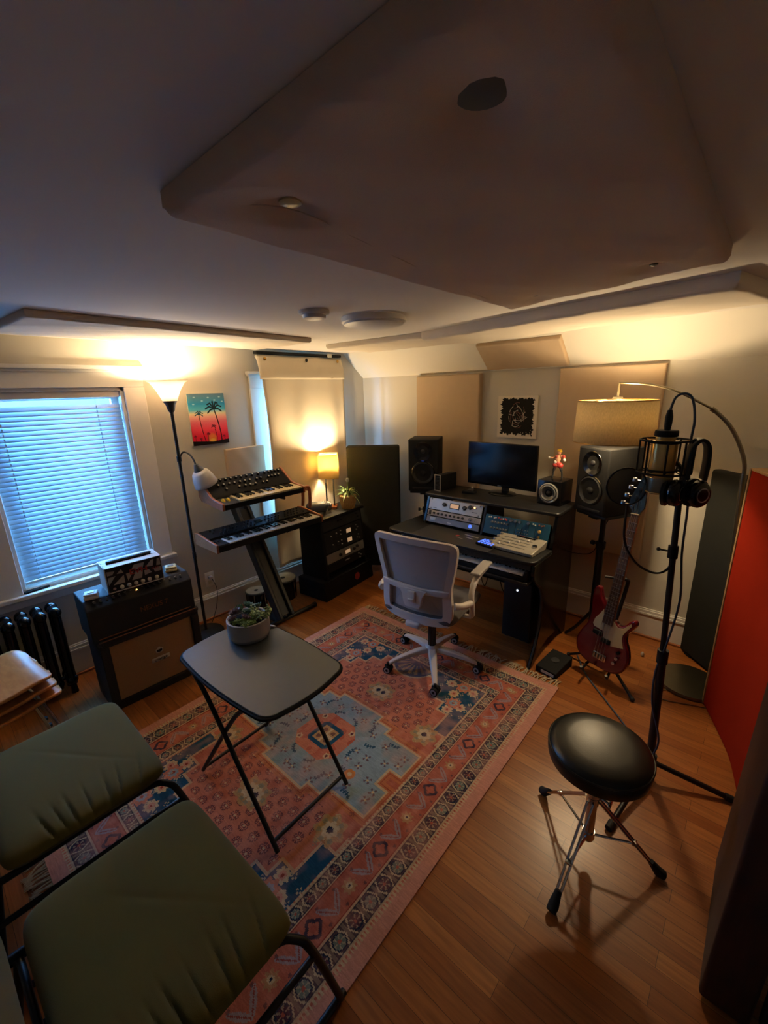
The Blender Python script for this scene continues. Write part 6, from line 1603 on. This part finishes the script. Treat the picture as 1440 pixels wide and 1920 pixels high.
MB().lathe([(0.210, 1.435), (0.200, 1.665)], 64, Ms).build('drum_shade', M['linen'], al, solid=0.002)
mb = MB()
for r_, z in ((0.211, 1.437), (0.201, 1.664)): mb.tube([(r_ * math.cos(a) - 0.665, r_ * math.sin(a) + 2.70, z) for a in np.linspace(0, 2 * PI, 65)[:-1]], 0.0028, 6, closed=True)
for k in range(3):
    a = 2 * PI * k / 3; mb.tube([(-0.665, 2.70, 1.672), (-0.665 + 0.2 * math.cos(a), 2.70 + 0.2 * math.sin(a), 1.662)], 0.002, 6)
mb.build('shade_wire', M['brass'], al)
MB().cyl((-0.665, 2.70, 1.635), (-0.665, 2.70, 1.672), 0.016).build('lamp_holder', M['cream'], al)
MB().ball((-0.665, 2.70, 1.605), 0.030, (1, 1, 1.15), 16).build('bulb', bpy.data.materials['lit bulb'], al)
lamp_light('bulb_light', 'POINT', (-0.665, 2.70, 1.585), ARC_W, WARM, 0.045, al)
c_ = MB().tube(spline([(-0.21, 2.70, 0.004), (-0.26, 2.60, 0.004), (-0.20, 2.58, 0.004), (-0.10, 2.62, 0.004), (0.02, 2.66, 0.004)], 8), 0.003, 6).build('lamp_cord', M['nickel'])
tag(c_, 'thin pale cord on the floor in front of the round arc lamp base', 'cord')

# ------------------------------------------------------------------ red fabric gobo, gently curved in plan
gb_ = thing('red_gobo', 'tall red fabric sound screen with a pale wooden edge along the right wall', 'sound screen', (0, 0, 0))
pl_ = spline([(-0.038, 2.677, 0), (0.036, 2.491, 0), (0.094, 2.331, 0), (0.125, 2.197, 0), (0.149, 2.06, 0), (0.165, 1.92, 0), (0.172, 1.78, 0)], 5)
def wallpts(off):
    out = []
    for i, p in enumerate(pl_):
        t = (pl_[min(i + 1, len(pl_) - 1)] - pl_[max(i - 1, 0)]).normalized(); nn = Vector((-t.y, t.x, 0))
        if nn.x < 0: nn = -nn
        out.append(p + nn * off)
    return out
A_, B_ = wallpts(0.0), wallpts(0.09)
poly = [(p.x, p.y) for p in A_] + [(p.x, p.y) for p in reversed(B_)]
MB().prism(poly, 0.008, 1.335).build('fabric_face', M['fabric_red'], gb_, bev=0.004, angle=50)
d_ = (pl_[0] - pl_[1]).normalized(); mb = MB()
e0, e1 = A_[0], B_[0]; mid = (e0 + e1) / 2 + d_ * 0.010; an = math.atan2((e1 - e0).y, (e1 - e0).x)
MB().box((mid.x, mid.y, 0.672), ((e1 - e0).length + 0.006, 0.016, 1.340), (0, 0, an)).build('wooden_edge', M['paleedge'], gb_, bev=0.002)
polyt = [(p.x, p.y) for p in wallpts(-0.002)] + [(p.x, p.y) for p in reversed(wallpts(0.092))]
MB().prism(polyt, 1.335, 1.348).build('top_rail', M['paleedge'], gb_, bev=0.002)
# dark brown board close to the camera
sb = thing('brown_screen', 'dark brown wooden screen standing nearest the camera on the right edge', 'screen', (0.166, 1.45, 0))
MB().rbox((0.012, 0, 0.70), (0.115, 0.50, 1.38), 0.012, 4, rot=(0, R(1.2), 0)).build('panel', M['brownwood'], sb)
for y in (-0.18, 0.18): MB().rbox((0, y, 0.006), (0.09, 0.05, 0.012), 0.003).build('foot', M['blackm'], sb)
MB().rbox((0.092, -0.225, 0.70), (0.035, 0.05, 1.36), 0.006).build('rubber_edge', M['rubber'], sb)

# ------------------------------------------------------------------ microphone on a tripod stand
ms = thing('microphone_stand', 'black tripod microphone stand in front of the arc lamp base', 'microphone stand', (-0.170, 1.955, 0))
MB().cyl((0, 0, 0.07), (-0.020, -0.002, 0.62), 0.0165).build('lower_tube', M['black'], ms)
MB().cyl((-0.020, -0.002, 0.60), (-0.052, -0.006, 1.30), 0.0115).build('upper_tube', M['black'], ms)
MB().cyl((-0.0195, -0.002, 0.60), (-0.021, -0.002, 0.66), 0.021).build('clutch', M['rubber'], ms)
MB().cyl((0, 0, 0.045), (0, 0, 0.125), 0.024).build('hub', M['rubber'], ms)
for (x, y) in ((0.298, 0.085), (-0.062, -0.385), (-0.26, 0.20)):
    L = math.hypot(x, y); MB().tube([(0.015 * x / L, 0.015 * y / L, 0.085), (x, y, 0.014)], 0.0115, 10).build('leg', M['black'], ms)
    MB().tube([(x * 0.93, y * 0.93, 0.019), (x * 1.02, y * 1.02, 0.013)], 0.0150, 10).build('rubber_foot', M['rubber'], ms)
MB().cyl((-0.0435, -0.005, 1.075), (-0.045, -0.005, 1.125), 0.018).build('filter_clamp', M['blackm'], ms)
MB().tube([(-0.044, -0.005, 1.10), (-0.090, -0.012, 1.103)], 0.004, 8).build('clamp_screw', M['black'], ms)
MB().ball((-0.093, -0.012, 1.103), 0.008).build('screw_knob', M['black'], ms)
MB().tube(spline([(-0.052, -0.006, 1.28), (-0.052, -0.01, 1.36), (-0.056, -0.03, 1.43), (-0.080, -0.055, 1.47)], 5), 0.009, 8).build('mount_arm', M['black'], ms)
pf = thing('pop_filter', 'round dark pop filter on a black gooseneck clamped to the microphone stand', 'pop filter', (-0.170, 1.955, 0))
pc_ = Vector((-0.215, -0.115, 1.365))
mcx, mcy = -0.282 + 0.170, 1.875 - 1.955
MB().tube(spline([(-0.044, -0.005, 1.10), (-0.050, -0.012, 1.03), (-0.095, -0.03, 1.005), (-0.16, -0.06, 1.045), (-0.205, -0.085, 1.14), (pc_.x + 0.008, pc_.y + 0.012, 1.29)], 8), 0.0048, 8).build('gooseneck', M['black'], pf)
Mp = TR(pc_, (R(84), 0, R(30)))
MB().lathe([(0, 0), (0.070, 0)], 40, Mp).build('filter_cloth', mesh_fabric_mat('black nylon filter', '3a3632', hole=0.5), pf, solid=0.0012)
MB().tube([Mp @ Vector((0.072 * math.cos(a), 0.072 * math.sin(a), 0)) for a in np.linspace(0, 2 * PI, 49)[:-1]], 0.0035, 8, closed=True).build('filter_hoop', M['black'], pf)
mc = thing('condenser_microphone', 'gold condenser microphone with silver grille hanging upside down in its cage', 'microphone', (-0.284, 1.872, 0))
MB().lathe([(0, 1.583), (0.036, 1.583), (0.038, 1.578), (0.038, 1.562), (0.034, 1.560), (0, 1.560)], 32).build('top_cap', M['blackm'], mc)
MB().lathe([(0.033, 1.562), (0.033, 1.548), (0.042, 1.546), (0.043, 1.42), (0.041, 1.414), (0, 1.414)], 40).build('body', M['gold'], mc)
gm = mat('silver mesh grille', '8e8a7a', 0.3, metal=0.9, var=0.2, scale=700)
MB().lathe([(0, 1.345), (0.030, 1.346), (0.040, 1.352), (0.0415, 1.362), (0.0415, 1.412), (0, 1.413)], 40).build('grille', gm, mc)
mb = MB()
for z in (1.354, 1.410): mb.tube([(0.0425 * math.cos(a), 0.0425 * math.sin(a), z) for a in np.linspace(0, 2 * PI, 41)[:-1]], 0.0014, 6, closed=True)
mb.build('grille_band', M['gold'], mc)
MB().lathe([(0.010, 1.583), (0.012, 1.60), (0.013, 1.63), (0.008, 1.655), (0, 1.657)], 20).build('cable_plug', M['rubber'], mc)
sm_ = thing('shock_mount', 'black wire cage shock mount around the gold microphone', 'shock mount', (-0.284, 1.872, 0))
rc = 0.080
for z in (1.548, 1.428):
    MB().tube([(rc * math.cos(a), rc * math.sin(a), z) for a in np.linspace(0, 2 * PI, 41)[:-1]], 0.0035, 8, closed=True).build('cage_ring', M['blackm'], sm_)
MB().tube([(0.048 * math.cos(a), 0.048 * math.sin(a), 1.540) for a in np.linspace(0, 2 * PI, 41)[:-1]], 0.004, 8, closed=True).build('inner_ring', M['blackm'], sm_)
MB().tube([(0.048 * math.cos(a), 0.048 * math.sin(a), 1.436) for a in np.linspace(0, 2 * PI, 41)[:-1]], 0.004, 8, closed=True).build('inner_ring', M['blackm'], sm_)
for k in range(8):
    a = 2 * PI * (k + 0.35) / 8
    MB().cyl((rc * math.cos(a), rc * math.sin(a), 1.425), (rc * math.cos(a), rc * math.sin(a), 1.551), 0.0034, seg=8).build('cage_rod', M['blackm'], sm_)
    b = a + 0.35
    MB().tube([(rc * math.cos(a), rc * math.sin(a), 1.548), (0.043 * math.cos(b), 0.043 * math.sin(b), 1.540)], 0.002, 6).build('elastic_band', M['brass'] if k % 3 == 0 else M['rubber'], sm_)
    MB().tube([(rc * math.cos(a), rc * math.sin(a), 1.428), (0.043 * math.cos(b), 0.043 * math.sin(b), 1.436)], 0.002, 6).build('elastic_band', M['rubber'], sm_)
MB().rbox((0.088, 0.012, 1.49), (0.014, 0.03, 0.13), 0.004).build('swivel_bracket', M['blackm'], sm_)
c_ = MB().tube(spline([(-0.284, 1.872, 1.655), (-0.272, 1.874, 1.70), (-0.245, 1.877, 1.712), (-0.222, 1.880, 1.69), (-0.208, 1.885, 1.62), (-0.208, 1.89, 1.52), (-0.190, 1.93, 1.30), (-0.185, 1.955, 1.10), (-0.165, 1.955, 0.90), (-0.182, 1.935, 0.70), (-0.205, 1.945, 0.55), (-0.195, 1.93, 0.40), (-0.150, 1.932, 0.22), (-0.19, 1.925, 0.08), (-0.235, 1.99, 0.008), (-0.30, 2.18, 0.006), (-0.44, 2.34, 0.006), (-0.62, 2.53, 0.006), (-0.74, 2.72, 0.006)], 9), 0.0042, 8).build('microphone_cable', M['bluecable'])
tag(c_, 'dark blue grey cable looping from the microphone down its stand and across the floor', 'cable')
# headphones hanging on the stand
hd_ = thing('headphones', 'black over-ear headphones with silver-ringed cups hanging on the microphone stand', 'headphones', (-0.180, 1.885, 1.455), R(25))
hd_.scale = (0.96, 1.0, 1.0)
band = [(0.028, 0.0, -0.045), (0.030, 0.0, 0.02), (0.024, 0.0, 0.075), (0.0, 0.0, 0.098), (-0.024, 0.0, 0.075), (-0.032, 0.0, 0.02), (-0.030, 0.0, -0.045)]
def hband(u, v):
    p = spl[min(int(u * (len(spl) - 1)), len(spl) - 1)]; return (p.x, p.y + (v - 0.5) * 0.050, p.z)
spl = spline(band, 6)
MB().grid(hband, 36, 3).build('headband', M['leather'], hd_, solid=0.012, bev=0.002)
for sx in (-1, 1):
    MB().rbox((sx * 0.033, 0.0, -0.035), (0.010, 0.020, 0.07), 0.003).build('slider', M['greyplastic'] if sx > 0 else M['black'], hd_)
for (sx, cx, cy, rz_) in ((-1, -0.055, -0.005, 55), (1, 0.018, -0.012, 25)):
    Mh = TR((cx, cy, -0.098), (R(90), 0, R(rz_)))
    e = MB().lathe([(0, -0.022), (0.036, -0.022), (0.043, -0.012), (0.043, 0.006), (0.038, 0.016), (0.03, 0.020), (0, 0.020)], 36, Mh @ TR(sc=(1, 1.15, 1))).build('ear_cup', M['blackg'], hd_)
    MB().lathe([(0.022, 0.0200), (0.0245, 0.0215), (0.027, 0.0200)], 32, Mh).build('silver_ring', M['silver'], e)
    MB().lathe([(0.030, -0.022), (0.046, -0.026), (0.046, -0.038), (0.034, -0.044), (0.022, -0.038)], 32, Mh @ TR(sc=(1, 1.15, 1))).build('ear_pad', M['leather'], e)
    MB().tube(spline([(sx * 0.033, 0, -0.05), (cx + 0.02 * sx, cy, -0.06), (cx, cy, -0.05)], 4), 0.005, 8).build('yoke', M['black'], hd_)

# ------------------------------------------------------------------ drum throne
dt = thing('drum_throne', 'round black vinyl drum throne on a chrome tripod with rubber feet', 'stool', (-0.272, 1.405, 0), R(0))
MB().lathe([(0, 0.455), (0.150, 0.455), (0.166, 0.462), (0.170, 0.48), (0.170, 0.508), (0.163, 0.522), (0.146, 0.532), (0.10, 0.539), (0, 0.542)], 64).build('seat', M['leather'], dt)
MB().tube([(0.1685 * math.cos(a), 0.1685 * math.sin(a), 0.512) for a in np.linspace(0, 2 * PI, 65)[:-1]], 0.0035, 8, closed=True).build('piping', M['leather'], dt)
MB().lathe([(0, 0.445), (0.055, 0.445), (0.055, 0.456), (0, 0.456)], 24).build('mounting_plate', M['dgrey'], dt)
MB().cyl((0, 0, 0.17), (0, 0, 0.447), 0.0125).build('post', M['chrome'], dt)
MB().cyl((0, 0, 0.09), (0, 0, 0.315), 0.0175).build('outer_tube', M['chrome'], dt)
MB().cyl((0, 0, 0.300), (0, 0, 0.335), 0.023).build('height_collar', M['chrome'], dt)
MB().tube([(0.015, -0.01, 0.318), (0.055, -0.02, 0.318)], 0.005, 8).build('collar_bolt', M['chrome'], dt)
MB().rbox((0.060, -0.021, 0.318), (0.010, 0.034, 0.014), 0.004).build('wing_nut', M['chrome'], dt)
MB().cyl((0, 0, 0.265), (0, 0, 0.295), 0.022).build('upper_leg_ring', M['chrome'], dt); MB().cyl((0, 0, 0.100), (0, 0, 0.130), 0.022).build('lower_leg_ring', M['chrome'], dt)
for (x, y) in ((-0.026, -0.272), (0.235, 0.097), (-0.228, 0.150)):
    L = math.hypot(x, y); ux, uy = x / L, y / L; px, py = -uy, ux
    for s2 in (-1, 1):
        MB().tube([(0.022 * ux + s2 * 0.010 * px, 0.022 * uy + s2 * 0.010 * py, 0.280), (x * 0.88 + s2 * 0.007 * px, y * 0.88 + s2 * 0.007 * py, 0.048)], 0.0048, 8).build('leg_rod', M['chrome'], dt)
    MB().tube([(0.022 * ux, 0.022 * uy, 0.115), (x * 0.60, y * 0.60, 0.125)], 0.0045, 8).build('brace_rod', M['chrome'], dt)
    MB().rbox((x * 0.60, y * 0.60, 0.128), (0.02, 0.022, 0.012), 0.003, rot=(0, 0, math.atan2(y, x))).build('brace_joint', M['chrome'], dt)
    MB().tube([(x * 0.84, y * 0.84, 0.062), (x * 0.96, y * 0.96, 0.024), (x * 1.03, y * 1.03, 0.016)], [0.011, 0.018, 0.016], 14).build('rubber_foot', M['rubber'], dt)
